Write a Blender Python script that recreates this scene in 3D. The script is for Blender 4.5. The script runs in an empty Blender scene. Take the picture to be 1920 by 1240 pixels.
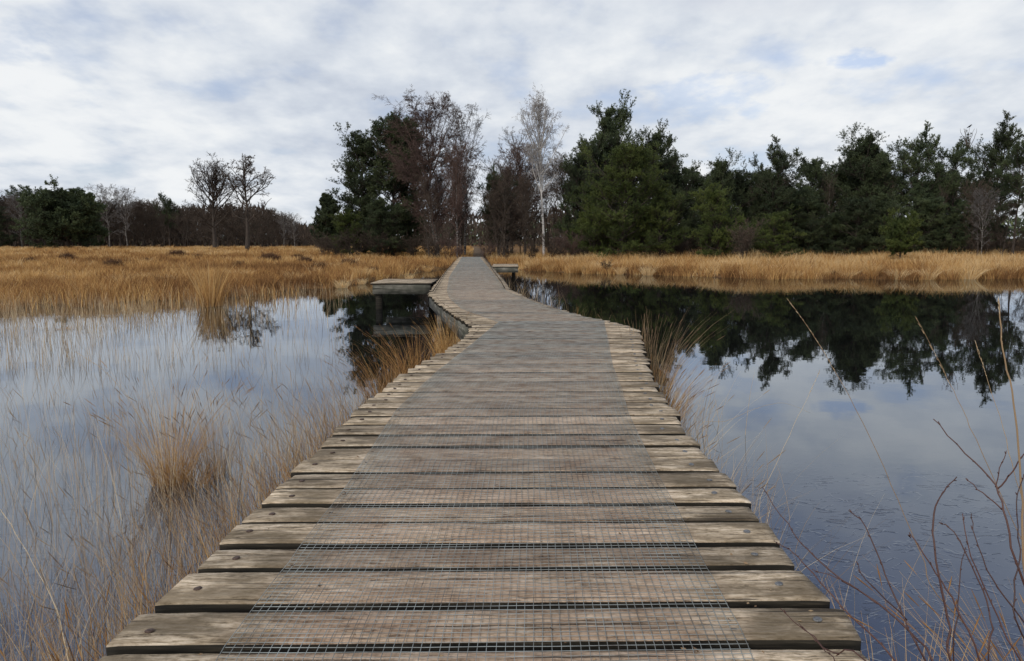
import bpy, math, random
import numpy as np
from mathutils import Matrix, Vector

SC = bpy.context.scene
COL = SC.collection
R = np.random.default_rng(7)
random.seed(7)

# ------------------------------------------------------------ camera
F, CX, CY, HOR = 1400.0, 960.0, 620.0, 448.0     # focal length and centre in pixels of a 1920x1240 picture
CAMZ = 1.85                                      # eye height above the water (z = 0)
DECK = 0.70                                      # top of the planks
PITCH = math.atan((CY - HOR) / F)
cd = bpy.data.cameras.new('camera')
cam = bpy.data.objects.new('camera', cd)
COL.objects.link(cam)
SC.camera = cam
cam.location = (0, 0, CAMZ)
cam.rotation_euler = (math.radians(90) - PITCH, 0, 0)
cd.sensor_width = 36
cd.lens = F / 1920 * 36
cd.clip_start = 0.05
cd.clip_end = 6000

def ray(px, py):
    a, b = (px - CX) / F, (CY - py) / F
    cp, sp = math.cos(PITCH), math.sin(PITCH)
    return np.array([a, cp + b * sp, -sp + b * cp])

def on_plane(px, py, z):
    d = ray(px, py)
    return np.array([0, 0, CAMZ]) + d * ((z - CAMZ) / d[2])

def at_depth(px, py, y):
    d = ray(px, py)
    return np.array([0, 0, CAMZ]) + d * (y / d[1])

# ------------------------------------------------------------ world, sun, exposure
SUN_EL, SUN_AZ = math.radians(38), math.radians(215)     # azimuth from +Y towards +X
w = bpy.data.worlds.new('World')
SC.world = w
w.use_nodes = True
nt = w.node_tree
nt.nodes.clear()
def N(nt, t, **kw):
    n = nt.nodes.new(t)
    for k, v in kw.items():
        if k.startswith('i_'):
            n.inputs[k[2:].replace('_', ' ')].default_value = v
        else:
            setattr(n, k, v)
    return n
def math_(nt, op, a, b=None, c=None, clamp=False):
    n = nt.nodes.new('ShaderNodeMath'); n.operation = op; n.use_clamp = clamp
    for i, v in enumerate((a, b, c)):
        if v is None: continue
        if isinstance(v, (int, float)): n.inputs[i].default_value = v
        else: nt.links.new(v, n.inputs[i])
    return n.outputs[0]
def ramp(nt, fac, stops, interp='LINEAR'):
    n = nt.nodes.new('ShaderNodeValToRGB'); n.color_ramp.interpolation = interp
    e = n.color_ramp.elements
    while len(e) < len(stops): e.new(0.5)
    for s, (p, c) in zip(e, stops):
        s.position = p
        s.color = (c, c, c, 1) if isinstance(c, (int, float)) else (*c, 1)
    nt.links.new(fac, n.inputs[0])
    return n.outputs[0]
def mixc(nt, fac, a, b, blend='MIX'):
    n = nt.nodes.new('ShaderNodeMix'); n.data_type = 'RGBA'; n.blend_type = blend
    for i, v in ((0, fac), (6, a), (7, b)):
        if isinstance(v, (int, float)): n.inputs[i].default_value = v
        elif isinstance(v, tuple): n.inputs[i].default_value = (*v, 1)
        else: nt.links.new(v, n.inputs[i])
    return n.outputs[2]
def noise(nt, vec, scale, detail=5, rough=0.55, dist=0.0, out=0):
    n = nt.nodes.new('ShaderNodeTexNoise')
    n.inputs['Scale'].default_value = scale; n.inputs['Detail'].default_value = detail
    n.inputs['Roughness'].default_value = rough; n.inputs['Distortion'].default_value = dist
    if vec is not None: nt.links.new(vec, n.inputs['Vector'])
    return n.outputs[out]
def mapping(nt, vec, scale=(1, 1, 1), loc=(0, 0, 0)):
    n = nt.nodes.new('ShaderNodeMapping')
    n.inputs['Scale'].default_value = scale; n.inputs['Location'].default_value = loc
    nt.links.new(vec, n.inputs['Vector'])
    return n.outputs[0]

tc = N(nt, 'ShaderNodeTexCoord')
sky = N(nt, 'ShaderNodeTexSky', sky_type='NISHITA')
sky.sun_disc = False
sky.sun_elevation = SUN_EL
sky.sun_rotation = SUN_AZ
sky.air_density = 1.0; sky.dust_density = 1.0; sky.ozone_density = 2.0
sx = N(nt, 'ShaderNodeSeparateXYZ'); nt.links.new(tc.outputs['Generated'], sx.inputs[0])
zz = math_(nt, 'ADD', math_(nt, 'MAXIMUM', sx.outputs[2], 0.0), 0.24)
cb = N(nt, 'ShaderNodeCombineXYZ')
nt.links.new(math_(nt, 'DIVIDE', sx.outputs[0], zz), cb.inputs[0])
nt.links.new(math_(nt, 'DIVIDE', sx.outputs[1], zz), cb.inputs[1])
pv = mapping(nt, cb.outputs[0], (1.05, 0.85, 1), (3.1, 1.7, 0))
n1 = noise(nt, pv, 0.9, 3, 0.5, 0.1)
n2 = noise(nt, pv, 3.3, 5, 0.52, 0.0)
n3 = noise(nt, pv, 9.5, 4, 0.55)
cl = math_(nt, 'ADD', math_(nt, 'ADD', math_(nt, 'MULTIPLY', n1, 0.40), math_(nt, 'MULTIPLY', n2, 0.43)), math_(nt, 'MULTIPLY', n3, 0.17))
cloud = ramp(nt, cl, [(0.36, (0.42, 0.465, 0.55)), (0.44, (0.53, 0.575, 0.645)), (0.51, (0.63, 0.665, 0.71)), (0.59, (0.76, 0.775, 0.785))], 'B_SPLINE')
# a few thin places where the blue shows through
def blob(px, py, rx, ry):
    d = ray(px, py)
    a = math_(nt, 'DIVIDE', math_(nt, 'SUBTRACT', math_(nt, 'DIVIDE', sx.outputs[0], math_(nt, 'MAXIMUM', sx.outputs[1], 0.05)), float(d[0] / d[1])), rx)
    b = math_(nt, 'DIVIDE', math_(nt, 'SUBTRACT', math_(nt, 'DIVIDE', sx.outputs[2], math_(nt, 'MAXIMUM', sx.outputs[1], 0.05)), float(d[2] / d[1])), ry)
    r2 = math_(nt, 'ADD', math_(nt, 'MULTIPLY', a, a), math_(nt, 'MULTIPLY', b, b))
    r2 = math_(nt, 'ADD', r2, math_(nt, 'MULTIPLY', math_(nt, 'SUBTRACT', n3, 0.5), 5.0))
    return math_(nt, 'SUBTRACT', 1.0, r2, clamp=True)
hole = math_(nt, 'MAXIMUM', math_(nt, 'MULTIPLY', blob(1592, 112, 0.055, 0.013), 0.5), math_(nt, 'MULTIPLY', blob(30, 80, 0.06, 0.03), 0.25))
hole = math_(nt, 'MAXIMUM', hole, math_(nt, 'MULTIPLY', blob(1330, 185, 0.10, 0.03), 0.28))
thin = ramp(nt, n2, [(0.30, 0.35), (0.46, 0.0)])
holes = math_(nt, 'MAXIMUM', hole, thin)
# the sky bluer and darker overhead
hz = ramp(nt, sx.outputs[2], [(0.0, (1, 1, 1)), (0.25, (1, 1, 1)), (0.6, (0.78, 0.80, 0.85)), (1.0, (0.76, 0.78, 0.83))])
cloud = mixc(nt, 1.0, cloud, hz, 'MULTIPLY')
sc_ = N(nt, 'ShaderNodeVectorMath'); sc_.operation = 'SCALE'; sc_.inputs['Scale'].default_value = 10.0
nt.links.new(cloud, sc_.inputs[0]); cloud = sc_.outputs[0]
skyb = mixc(nt, 1.0, sky.outputs[0], (1.0, 1.0, 1.15), 'MULTIPLY')
col = mixc(nt, holes, cloud, skyb)
# a heavier, greyer bank of cloud high ahead
dp = N(nt, 'ShaderNodeVectorMath'); dp.operation = 'DOT_PRODUCT'
nt.links.new(tc.outputs['Generated'], dp.inputs[0]); dp.inputs[1].default_value = (0.24, 0.68, 0.70)
dk = ramp(nt, math_(nt, 'ADD', dp.outputs['Value'], math_(nt, 'MULTIPLY', math_(nt, 'SUBTRACT', n2, 0.5), 0.12)), [(0.88, (1, 1, 1)), (0.955, (0.36, 0.43, 0.60))])
col = mixc(nt, 1.0, col, dk, 'MULTIPLY')
bg = N(nt, 'ShaderNodeBackground'); bg.inputs[1].default_value = 0.1
nt.links.new(col, bg.inputs[0])
wo = N(nt, 'ShaderNodeOutputWorld'); nt.links.new(bg.outputs[0], wo.inputs[0])

sd_ = bpy.data.lights.new('sun', 'SUN')
sd_.energy = 1.5; sd_.angle = math.radians(12); sd_.color = (1.0, 0.94, 0.86)
sun = bpy.data.objects.new('sun', sd_); COL.objects.link(sun)
sdir = Vector((math.sin(SUN_AZ) * math.cos(SUN_EL), math.cos(SUN_AZ) * math.cos(SUN_EL), math.sin(SUN_EL)))
sun.rotation_euler = sdir.to_track_quat('Z', 'Y').to_euler()

SC.view_settings.view_transform = 'Standard'
SC.view_settings.look = 'None'
SC.view_settings.exposure = 0.25
SC.view_settings.gamma = 1
SC.cycles.max_bounces = 6
SC.cycles.transparent_max_bounces = 4
SC.cycles.use_denoising = True

# ------------------------------------------------------------ materials
def new_mat(name):
    m = bpy.data.materials.new(name); m.use_nodes = True
    m.node_tree.nodes.clear()
    return m, m.node_tree
def finish(m, nt, color, rough=0.9, bump=None, bump_str=0.3, bump_dist=0.01, spec=0.3, metal=0.0, trans=0.0):
    b = N(nt, 'ShaderNodeBsdfPrincipled')
    if isinstance(color, tuple): b.inputs['Base Color'].default_value = (*color, 1)
    else: nt.links.new(color, b.inputs['Base Color'])
    if isinstance(rough, (int, float)): b.inputs['Roughness'].default_value = rough
    else: nt.links.new(rough, b.inputs['Roughness'])
    b.inputs['Specular IOR Level'].default_value = spec
    b.inputs['Metallic'].default_value = metal
    if bump is not None:
        bn = N(nt, 'ShaderNodeBump'); bn.inputs['Strength'].default_value = bump_str; bn.inputs['Distance'].default_value = bump_dist
        nt.links.new(bump, bn.inputs['Height']); nt.links.new(bn.outputs[0], b.inputs['Normal'])
    out = N(nt, 'ShaderNodeOutputMaterial')
    if trans > 0:
        tr = N(nt, 'ShaderNodeBsdfTranslucent')
        if isinstance(color, tuple): tr.inputs[0].default_value = (*color, 1)
        else: nt.links.new(color, tr.inputs[0])
        mx = N(nt, 'ShaderNodeMixShader'); mx.inputs[0].default_value = trans
        nt.links.new(b.outputs[0], mx.inputs[1]); nt.links.new(tr.outputs[0], mx.inputs[2])
        nt.links.new(mx.outputs[0], out.inputs[0])
    else:
        nt.links.new(b.outputs[0], out.inputs[0])
    return m
def attr(nt, name):
    a = N(nt, 'ShaderNodeAttribute'); a.attribute_name = name
    return a.outputs['Fac']
def pos(nt):
    return N(nt, 'ShaderNodeNewGeometry').outputs['Position']

def tint_mat(name, stops, rough=0.9, trans=0.0, spec=0.2, objvar=0.0):
    m, nt = new_mat(name)
    c = ramp(nt, attr(nt, 'tint'), stops)
    if objvar:
        oi = N(nt, 'ShaderNodeObjectInfo')
        v = ramp(nt, oi.outputs['Random'], [(0, 1 - objvar), (1, 1 + objvar)])
        c = mixc(nt, 1.0, c, v, 'MULTIPLY')
    return finish(m, nt, c, rough, spec=spec, trans=trans)

M = {}
M['straw'] = tint_mat('straw', [(0, (0.14, 0.07, 0.03)), (0.3, (0.37, 0.19, 0.07)), (0.6, (0.62, 0.38, 0.14)), (1, (0.80, 0.62, 0.36))], trans=0.25)
M['pale_stem'] = tint_mat('pale_stem', [(0, (0.14, 0.085, 0.05)), (0.35, (0.33, 0.22, 0.125)), (0.7, (0.52, 0.385, 0.23)), (1, (0.72, 0.60, 0.41))], trans=0.15)
M['needles'] = tint_mat('needles', [(0, (0.025, 0.037, 0.021)), (0.5, (0.052, 0.072, 0.032)), (1, (0.10, 0.12, 0.047))], rough=0.7, spec=0.3, objvar=0.25)
M['needles_light'] = tint_mat('needles_light', [(0, (0.03, 0.045, 0.013)), (0.5, (0.065, 0.09, 0.02)), (1, (0.13, 0.15, 0.035))], rough=0.7, spec=0.3, objvar=0.15)
M['twig_red'] = tint_mat('twig_red', [(0, (0.07, 0.045, 0.037)), (1, (0.17, 0.115, 0.095))], objvar=0.2)
M['twig_brown'] = tint_mat('twig_brown', [(0, (0.045, 0.034, 0.027)), (1, (0.12, 0.09, 0.068))], objvar=0.3)
M['twig_grey'] = tint_mat('twig_grey', [(0, (0.10, 0.09, 0.085)), (1, (0.24, 0.22, 0.205))], objvar=0.2)
M['twig_pale'] = tint_mat('twig_pale', [(0, (0.24, 0.215, 0.20)), (1, (0.46, 0.43, 0.40))])
M['twig_shrub'] = tint_mat('twig_shrub', [(0, (0.035, 0.016, 0.013)), (1, (0.105, 0.045, 0.032))], rough=0.5, spec=0.4)
M['heather'] = tint_mat('heather', [(0, (0.07, 0.04, 0.025)), (1, (0.19, 0.10, 0.055))])

m, nt = new_mat('bark_dark')
g = noise(nt, mapping(nt, pos(nt), (6, 6, 1.5)), 3, 6)
M['bark_dark'] = finish(m, nt, ramp(nt, g, [(0.3, (0.03, 0.024, 0.02)), (0.7, (0.10, 0.08, 0.065))]), 0.95, g, 0.6, 0.03)
m, nt = new_mat('bark_birch')
g = noise(nt, mapping(nt, pos(nt), (2, 2, 7)), 2.2, 5, 0.6)
M['bark_birch'] = finish(m, nt, ramp(nt, g, [(0.36, (0.05, 0.045, 0.04)), (0.43, (0.42, 0.39, 0.36)), (0.7, (0.68, 0.65, 0.6))]), 0.8, g, 0.4, 0.02)
m, nt = new_mat('bark_birch_grey')
g = noise(nt, mapping(nt, pos(nt), (2, 2, 6)), 2.2, 5, 0.6)
M['bark_birch_grey'] = finish(m, nt, ramp(nt, g, [(0.40, (0.04, 0.035, 0.03)), (0.52, (0.17, 0.155, 0.14)), (0.7, (0.34, 0.31, 0.28))]), 0.85, g, 0.4, 0.02)

# weathered planks: grey-tan with grain and algae, worn pinkish where people walk
m, nt = new_mat('weathered_wood')
P = pos(nt)
off = N(nt, 'ShaderNodeCombineXYZ'); t_ = attr(nt, 'tint')
nt.links.new(math_(nt, 'MULTIPLY', t_, 37.0), off.inputs[0]); nt.links.new(math_(nt, 'MULTIPLY', t_, 11.0), off.inputs[2])
va = N(nt, 'ShaderNodeVectorMath'); va.operation = 'ADD'
nt.links.new(P, va.inputs[0]); nt.links.new(off.outputs[0], va.inputs[1])
PW = va.outputs[0]
fine = noise(nt, mapping(nt, PW, (15, 85, 50)), 1.0, 5, 0.7, 0.7)
grain = noise(nt, mapping(nt, PW, (4.2, 32, 20)), 1.0, 5, 0.7, 1.2)
blot = noise(nt, mapping(nt, PW, (3.0, 7, 7)), 1.0, 5, 0.6)
big = noise(nt, mapping(nt, PW, (0.8, 2, 2)), 1.0, 2)
speck = noise(nt, mapping(nt, PW, (45, 60, 60)), 1.0, 3, 0.7)
gs = math_(nt, 'ADD', math_(nt, 'ADD', math_(nt, 'MULTIPLY', grain, 0.45), math_(nt, 'MULTIPLY', fine, 0.40)), math_(nt, 'MULTIPLY', speck, 0.15))
c1 = ramp(nt, gs, [(0.40, (0.10, 0.08, 0.056)), (0.46, (0.35, 0.285, 0.20)), (0.515, (0.54, 0.455, 0.345)), (0.58, (0.78, 0.69, 0.56))])
c2 = ramp(nt, gs, [(0.39, (0.17, 0.115, 0.08)), (0.46, (0.40, 0.285, 0.205)), (0.525, (0.53, 0.395, 0.295)), (0.60, (0.70, 0.55, 0.43))])
wr = math_(nt, 'MULTIPLY', attr(nt, 'wear'), ramp(nt, blot, [(0.3, 0.35), (0.6, 1.0)]))
c = mixc(nt, wr, c1, c2)
alg = ramp(nt, math_(nt, 'ADD', math_(nt, 'MULTIPLY', blot, 0.7), math_(nt, 'MULTIPLY', fine, 0.3)), [(0.46, 0.0), (0.56, 0.8)])
alg = math_(nt, 'MULTIPLY', alg, math_(nt, 'SUBTRACT', 1.0, math_(nt, 'MULTIPLY', attr(nt, 'wear'), 0.8)))
c = mixc(nt, alg, c, (0.13, 0.103, 0.066))
c = mixc(nt, 1.0, c, ramp(nt, big, [(0.3, 0.75), (0.7, 1.2)]), 'MULTIPLY')
c = mixc(nt, 1.0, c, ramp(nt, math_(nt, 'FRACT', math_(nt, 'MULTIPLY', t_, 7.77)), [(0, 0.74), (1, 1.22)]), 'MULTIPLY')
crk = noise(nt, mapping(nt, PW, (1.1, 48, 20)), 1.0, 2, 0.5, 1.2)
crack = ramp(nt, crk, [(0.335, 1.0), (0.37, 0.0)])
c = mixc(nt, math_(nt, 'MULTIPLY', crack, 0.8), c, (0.03, 0.024, 0.018))
c = mixc(nt, 1.0, c, (1.0, 0.94, 0.87), 'MULTIPLY')
hgt = math_(nt, 'SUBTRACT', math_(nt, 'ADD', grain, math_(nt, 'MULTIPLY', fine, 0.7)), math_(nt, 'MULTIPLY', crack, 0.9))
M['wood'] = finish(m, nt, c, 0.85, hgt, 0.75, 0.006, spec=0.25)
m, nt = new_mat('edge_shade_wood')  # near-black plank sides: shade of the narrow gaps painted into the colour
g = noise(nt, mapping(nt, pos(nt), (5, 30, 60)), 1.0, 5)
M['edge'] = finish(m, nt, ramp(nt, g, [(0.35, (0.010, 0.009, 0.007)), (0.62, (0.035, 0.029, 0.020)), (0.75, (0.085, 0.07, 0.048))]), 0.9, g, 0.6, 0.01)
m, nt = new_mat('grey_beam_wood')
g = noise(nt, mapping(nt, pos(nt), (1.5, 1.5, 25)), 1.0, 6, 0.65, 0.6)
g2 = noise(nt, pos(nt), 3.5, 5, 0.6)
c = mixc(nt, ramp(nt, g2, [(0.4, 0.0), (0.6, 0.8)]), ramp(nt, g, [(0.35, (0.05, 0.045, 0.035)), (0.55, (0.2, 0.185, 0.15)), (0.7, (0.34, 0.32, 0.27))]), (0.05, 0.052, 0.038))
M['beam'] = finish(m, nt, c, 0.9, g, 0.6, 0.01)
m, nt = new_mat('galvanised_wire')
g = noise(nt, pos(nt), 9, 3)
M['wire'] = finish(m, nt, ramp(nt, g, [(0.3, (0.15, 0.13, 0.11)), (0.42, (0.24, 0.25, 0.235)), (0.7, (0.42, 0.45, 0.43))]), 0.5, metal=0.3, spec=0.5)
m, nt = new_mat('rusty_iron')
g = noise(nt, pos(nt), 90, 4)
M['rust'] = finish(m, nt, ramp(nt, g, [(0.35, (0.045, 0.028, 0.022)), (0.7, (0.13, 0.085, 0.065))]), 0.6, g, 0.4, 0.002, metal=0.3)
m, nt = new_mat('grey_iron')
g = noise(nt, pos(nt), 90, 4)
M['iron'] = finish(m, nt, ramp(nt, g, [(0.35, (0.10, 0.10, 0.10)), (0.7, (0.25, 0.25, 0.25))]), 0.5, g, 0.4, 0.002, metal=0.4)
m, nt = new_mat('bird_black')
g = noise(nt, pos(nt), 30, 4)
M['bird'] = finish(m, nt, ramp(nt, g, [(0.35, (0.01, 0.01, 0.012)), (0.7, (0.03, 0.03, 0.034))]), 0.6)

# ground
m, nt = new_mat('heath_soil')
P = pos(nt)
a = noise(nt, P, 0.35, 5, 0.6); b = noise(nt, P, 4.0, 6, 0.65)
c = mixc(nt, ramp(nt, a, [(0.4, 0.0), (0.62, 1.0)]), ramp(nt, b, [(0.3, (0.10, 0.055, 0.025)), (0.7, (0.34, 0.20, 0.08))]), ramp(nt, b, [(0.3, (0.06, 0.035, 0.022)), (0.7, (0.20, 0.11, 0.05))]))
M['ground'] = finish(m, nt, c, 1.0, b, 1.0, 0.15, spec=0.1)
m, nt = new_mat('trodden_path')
b = noise(nt, pos(nt), 3.0, 6, 0.65)
M['path'] = finish(m, nt, ramp(nt, b, [(0.3, (0.06, 0.04, 0.026)), (0.7, (0.20, 0.14, 0.09))]), 1.0, b, 0.8, 0.05, spec=0.1)

# water: dark bog water with a skin of thin ice near the boardwalk
m, nt = new_mat('still_water')
P = pos(nt)
sp_ = N(nt, 'ShaderNodeSeparateXYZ'); nt.links.new(P, sp_.inputs[0])
rip = noise(nt, mapping(nt, P, (1, 1.6, 1)), 1.1, 3, 0.5)
wn = N(nt, 'ShaderNodeTexNoise'); wn.inputs['Scale'].default_value = 2.2; wn.inputs['Detail'].default_value = 3
nt.links.new(P, wn.inputs['Vector'])
wv = N(nt, 'ShaderNodeVectorMath'); wv.operation = 'MULTIPLY_ADD'
nt.links.new(wn.outputs[1], wv.inputs[0]); wv.inputs[1].default_value = (0.55, 0.55, 0); nt.links.new(P, wv.inputs[2])
def ice_lines(scale, rot, wdt):
    mp = N(nt, 'ShaderNodeMapping'); mp.inputs['Scale'].default_value = scale; mp.inputs['Rotation'].default_value = (0, 0, rot)
    nt.links.new(wv.outputs[0], mp.inputs['Vector'])
    v = N(nt, 'ShaderNodeTexVoronoi'); v.feature = 'DISTANCE_TO_EDGE'; v.voronoi_dimensions = '2D'; v.inputs['Scale'].default_value = 1.0
    nt.links.new(mp.outputs[0], v.inputs['Vector'])
    return ramp(nt, v.outputs['Distance'], [(0.0, 1.0), (wdt, 0.0)])
l1 = ice_lines((3.4, 13.0, 1), 0.35, 0.06); l2 = ice_lines((4.0, 16.0, 1), -0.5, 0.055)
gate = ramp(nt, noise(nt, P, 5.0, 3, 0.6), [(0.50, 0.0), (0.60, 1.0)])
gate2 = ramp(nt, noise(nt, mapping(nt, P, (1, 1, 1), (7, 3, 0)), 5.5, 3, 0.6), [(0.50, 0.0), (0.60, 1.0)])
lines = math_(nt, 'MAXIMUM', math_(nt, 'MULTIPLY', l1, gate), math_(nt, 'MULTIPLY', l2, gate2))
near = N(nt, 'ShaderNodeMapRange'); near.inputs['From Min'].default_value = 7.0; near.inputs['From Max'].default_value = 4.6
nt.links.new(math_(nt, 'ADD', sp_.outputs[1], math_(nt, 'MULTIPLY', rip, 1.5)), near.inputs['Value'])
lines = math_(nt, 'MULTIPLY', lines, near.outputs[0])
bn1 = N(nt, 'ShaderNodeBump'); bn1.inputs['Strength'].default_value = 0.05; bn1.inputs['Distance'].default_value = 0.02
nt.links.new(rip, bn1.inputs['Height'])
bn2 = N(nt, 'ShaderNodeBump'); bn2.inputs['Strength'].default_value = 0.22; bn2.inputs['Distance'].default_value = 0.006
nt.links.new(lines, bn2.inputs['Height']); nt.links.new(bn1.outputs[0], bn2.inputs['Normal'])
fr = N(nt, 'ShaderNodeFresnel'); fr.inputs['IOR'].default_value = 2.35
nt.links.new(bn2.outputs[0], fr.inputs['Normal'])
gl = N(nt, 'ShaderNodeBsdfGlossy'); gl.inputs['Color'].default_value = (0.86, 0.92, 1.0, 1)
nt.links.new(math_(nt, 'ADD', 0.015, math_(nt, 'MULTIPLY', lines, 0.25)), gl.inputs['Roughness'])
nt.links.new(bn2.outputs[0], gl.inputs['Normal'])
df = N(nt, 'ShaderNodeBsdfDiffuse')
dc = mixc(nt, math_(nt, 'MULTIPLY', near.outputs[0], 0.8), (0.006, 0.006, 0.006), (0.022, 0.026, 0.045))
nt.links.new(mixc(nt, math_(nt, 'MULTIPLY', lines, 0.35), dc, (0.012, 0.014, 0.02)), df.inputs[0])
mx = N(nt, 'ShaderNodeMixShader')
nt.links.new(fr.outputs[0], mx.inputs[0]); nt.links.new(df.outputs[0], mx.inputs[1]); nt.links.new(gl.outputs[0], mx.inputs[2])
out = N(nt, 'ShaderNodeOutputMaterial'); nt.links.new(mx.outputs[0], out.inputs[0])
M['water'] = m

# ------------------------------------------------------------ mesh helpers
class MB:
    """collects polygons and links them as ONE mesh object"""
    def __init__(s): s.v = []; s.q = []; s.t = []; s.a = []; s.n = 0; s.w = []
    def add(s, V, quads=None, tris=None, tint=0.5, wear=0.0):
        V = np.asarray(V, float).reshape(-1, 3); k = len(V)
        s.v.append(V)
        if quads is not None and len(quads): s.q.append(np.asarray(quads, np.int64).reshape(-1, 4) + s.n)
        if tris is not None and len(tris): s.t.append(np.asarray(tris, np.int64).reshape(-1, 3) + s.n)
        s.a.append(np.broadcast_to(np.asarray(tint, float), (k,)))
        s.w.append(np.broadcast_to(np.asarray(wear, float), (k,)))
        s.n += k
        return s
    def mesh(s, name, mat, mat2=None, is2=None, smooth=False):
        me = bpy.data.meshes.new(name)
        V = np.concatenate(s.v)
        q = np.concatenate(s.q) if s.q else np.zeros((0, 4), np.int64)
        t = np.concatenate(s.t) if s.t else np.zeros((0, 3), np.int64)
        nq, ntr = len(q), len(t)
        me.vertices.add(len(V)); me.vertices.foreach_set('co', V.ravel().astype(np.float32))
        me.loops.add(nq * 4 + ntr * 3)
        me.loops.foreach_set('vertex_index', np.concatenate([q.ravel(), t.ravel()]).astype(np.int32))
        me.polygons.add(nq + ntr)
        me.polygons.foreach_set('loop_start', np.concatenate([np.arange(nq) * 4, nq * 4 + np.arange(ntr) * 3]).astype(np.int32))
        me.update(calc_edges=True)
        for nm, arr in (('tint', s.a), ('wear', s.w)):
            at = me.attributes.new(nm, 'FLOAT', 'POINT')
            at.data.foreach_set('value', np.concatenate(arr).astype(np.float32))
        me.materials.append(mat)
        if mat2 is not None:
            me.materials.append(mat2)
            me.polygons.foreach_set('material_index', np.asarray(is2, np.int32))
        if smooth: me.polygons.foreach_set('use_smooth', np.ones(nq + ntr, bool))
        me.update()
        return me
    def build(s, name, mat, parent=None, **k):
        o = bpy.data.objects.new(name, s.mesh(name, mat, **k))
        COL.objects.link(o)
        if parent is not None: o.parent = parent
        return o

def tag(o, label=None, cat=None, group=None, kind=None):
    for k, v in (('label', label), ('category', cat), ('group', group), ('kind', kind)):
        if v: o[k] = v
    return o
def empty(name, loc, rz=0.0, scale=1.0):
    o = bpy.data.objects.new(name, None); COL.objects.link(o)
    o.location = loc; o.rotation_euler = (0, 0, rz)
    o.scale = (scale,) * 3 if isinstance(scale, (int, float)) else scale
    o.empty_display_size = 0.2
    return o

def norm(a): return a / np.maximum(np.linalg.norm(a, axis=-1, keepdims=True), 1e-9)

def tubes(mb, P0, P1, R0, R1, k=4, tint=0.5):
    """n separate tapered tubes"""
    P0 = np.asarray(P0, float).reshape(-1, 3); P1 = np.asarray(P1, float).reshape(-1, 3); n = len(P0)
    if n == 0: return
    R0 = np.broadcast_to(np.asarray(R0, float), (n,)); R1 = np.broadcast_to(np.asarray(R1, float), (n,))
    d = norm(P1 - P0)
    ref = np.where(np.abs(d[:, 2:3]) > 0.9, np.array([[1.0, 0, 0]]), np.array([[0, 0, 1.0]]))
    u = norm(np.cross(d, ref)); v = np.cross(d, u)
    ang = np.arange(k) * 2 * np.pi / k
    ring = np.cos(ang)[None, :, None] * u[:, None, :] + np.sin(ang)[None, :, None] * v[:, None, :]
    A = P0[:, None, :] + ring * R0[:, None, None]; B = P1[:, None, :] + ring * R1[:, None, None]
    V = np.concatenate([A, B], 1).reshape(-1, 3)
    i = np.arange(k); j = (i + 1) % k
    q = np.stack([i, j, j + k, i + k], 1)[None] + (np.arange(n) * 2 * k)[:, None, None]
    mb.add(V, q, tint=np.repeat(np.broadcast_to(np.asarray(tint, float), (n,)), 2 * k))

def polytube(mb, pts, rad, k=6, tint=0.5, cap=True):
    """one connected tapering tube along a polyline"""
    pts = np.asarray(pts, float); n = len(pts)
    rad = np.broadcast_to(np.asarray(rad, float), (n,))
    d = np.gradient(pts, axis=0); d = norm(d)
    ref = np.array([0, 0, 1.0]) if abs(d[:, 2]).mean() < 0.8 else np.array([0, 1.0, 0])
    u = norm(np.cross(d, ref)); v = np.cross(d, u)
    ang = np.arange(k) * 2 * np.pi / k
    V = pts[:, None, :] + (np.cos(ang)[None, :, None] * u[:, None] + np.sin(ang)[None, :, None] * v[:, None]) * rad[:, None, None]
    q = [(a * k + i, a * k + (i + 1) % k, (a + 1) * k + (i + 1) % k, (a + 1) * k + i) for a in range(n - 1) for i in range(k)]
    V = V.reshape(-1, 3); t = []
    if cap:
        V = np.concatenate([V, pts[[0, -1]]]); e = n * k
        t = [((i + 1) % k, i, e) for i in range(k)] + [((n - 1) * k + i, (n - 1) * k + (i + 1) % k, e + 1) for i in range(k)]
    mb.add(V, q, t, tint=tint)

def ribbons(mb, base, h, lean, wdt, droop=0.0, lev=3, tint=0.5, rng=R, tipw=0.15):
    """grass blades: base (n,3), height, lean (n,2), half width"""
    n = len(base)
    h = np.broadcast_to(h, (n,)); wdt = np.broadcast_to(wdt, (n,)); droop = np.broadcast_to(droop, (n,))
    th = rng.uniform(0, np.pi, n)
    # face the width roughly across the lean so that blades read from most sides
    wv = np.stack([np.cos(th), np.sin(th) * 0.5, np.zeros(n)], 1); wv = norm(wv)
    T = np.linspace(0, 1, lev)
    V = np.zeros((n, lev, 2, 3))
    for i, t in enumerate(T):
        p = base.copy()
        p[:, :2] += lean * (0.35 * t + 0.65 * t * t)[..., None] if False else lean * (0.35 * t + 0.65 * t * t)
        p[:, 2] += h * t - droop * h * t ** 3
        ww = wdt * (1 - (1 - tipw) * t ** 1.5)
        V[:, i, 0] = p - wv * ww[:, None]; V[:, i, 1] = p + wv * ww[:, None]
    a = np.arange(lev - 1)
    q = np.stack([a * 2, a * 2 + 1, a * 2 + 3, a * 2 + 2], 1)[None] + (np.arange(n) * lev * 2)[:, None, None]
    mb.add(V.reshape(-1, 3), q, tint=np.repeat(np.broadcast_to(np.asarray(tint, float), (n,)), lev * 2))

def box(mb, x0, x1, y0, y1, z0, z1, tint=0.5, wear=0.0):
    V = [(x, y, z) for z in (z0, z1) for y in (y0, y1) for x in (x0, x1)]
    mb.add(V, [(0, 2, 3, 1), (4, 5, 7, 6), (0, 1, 5, 4), (2, 6, 7, 3), (0, 4, 6, 2), (1, 3, 7, 5)], tint=tint, wear=wear)

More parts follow.
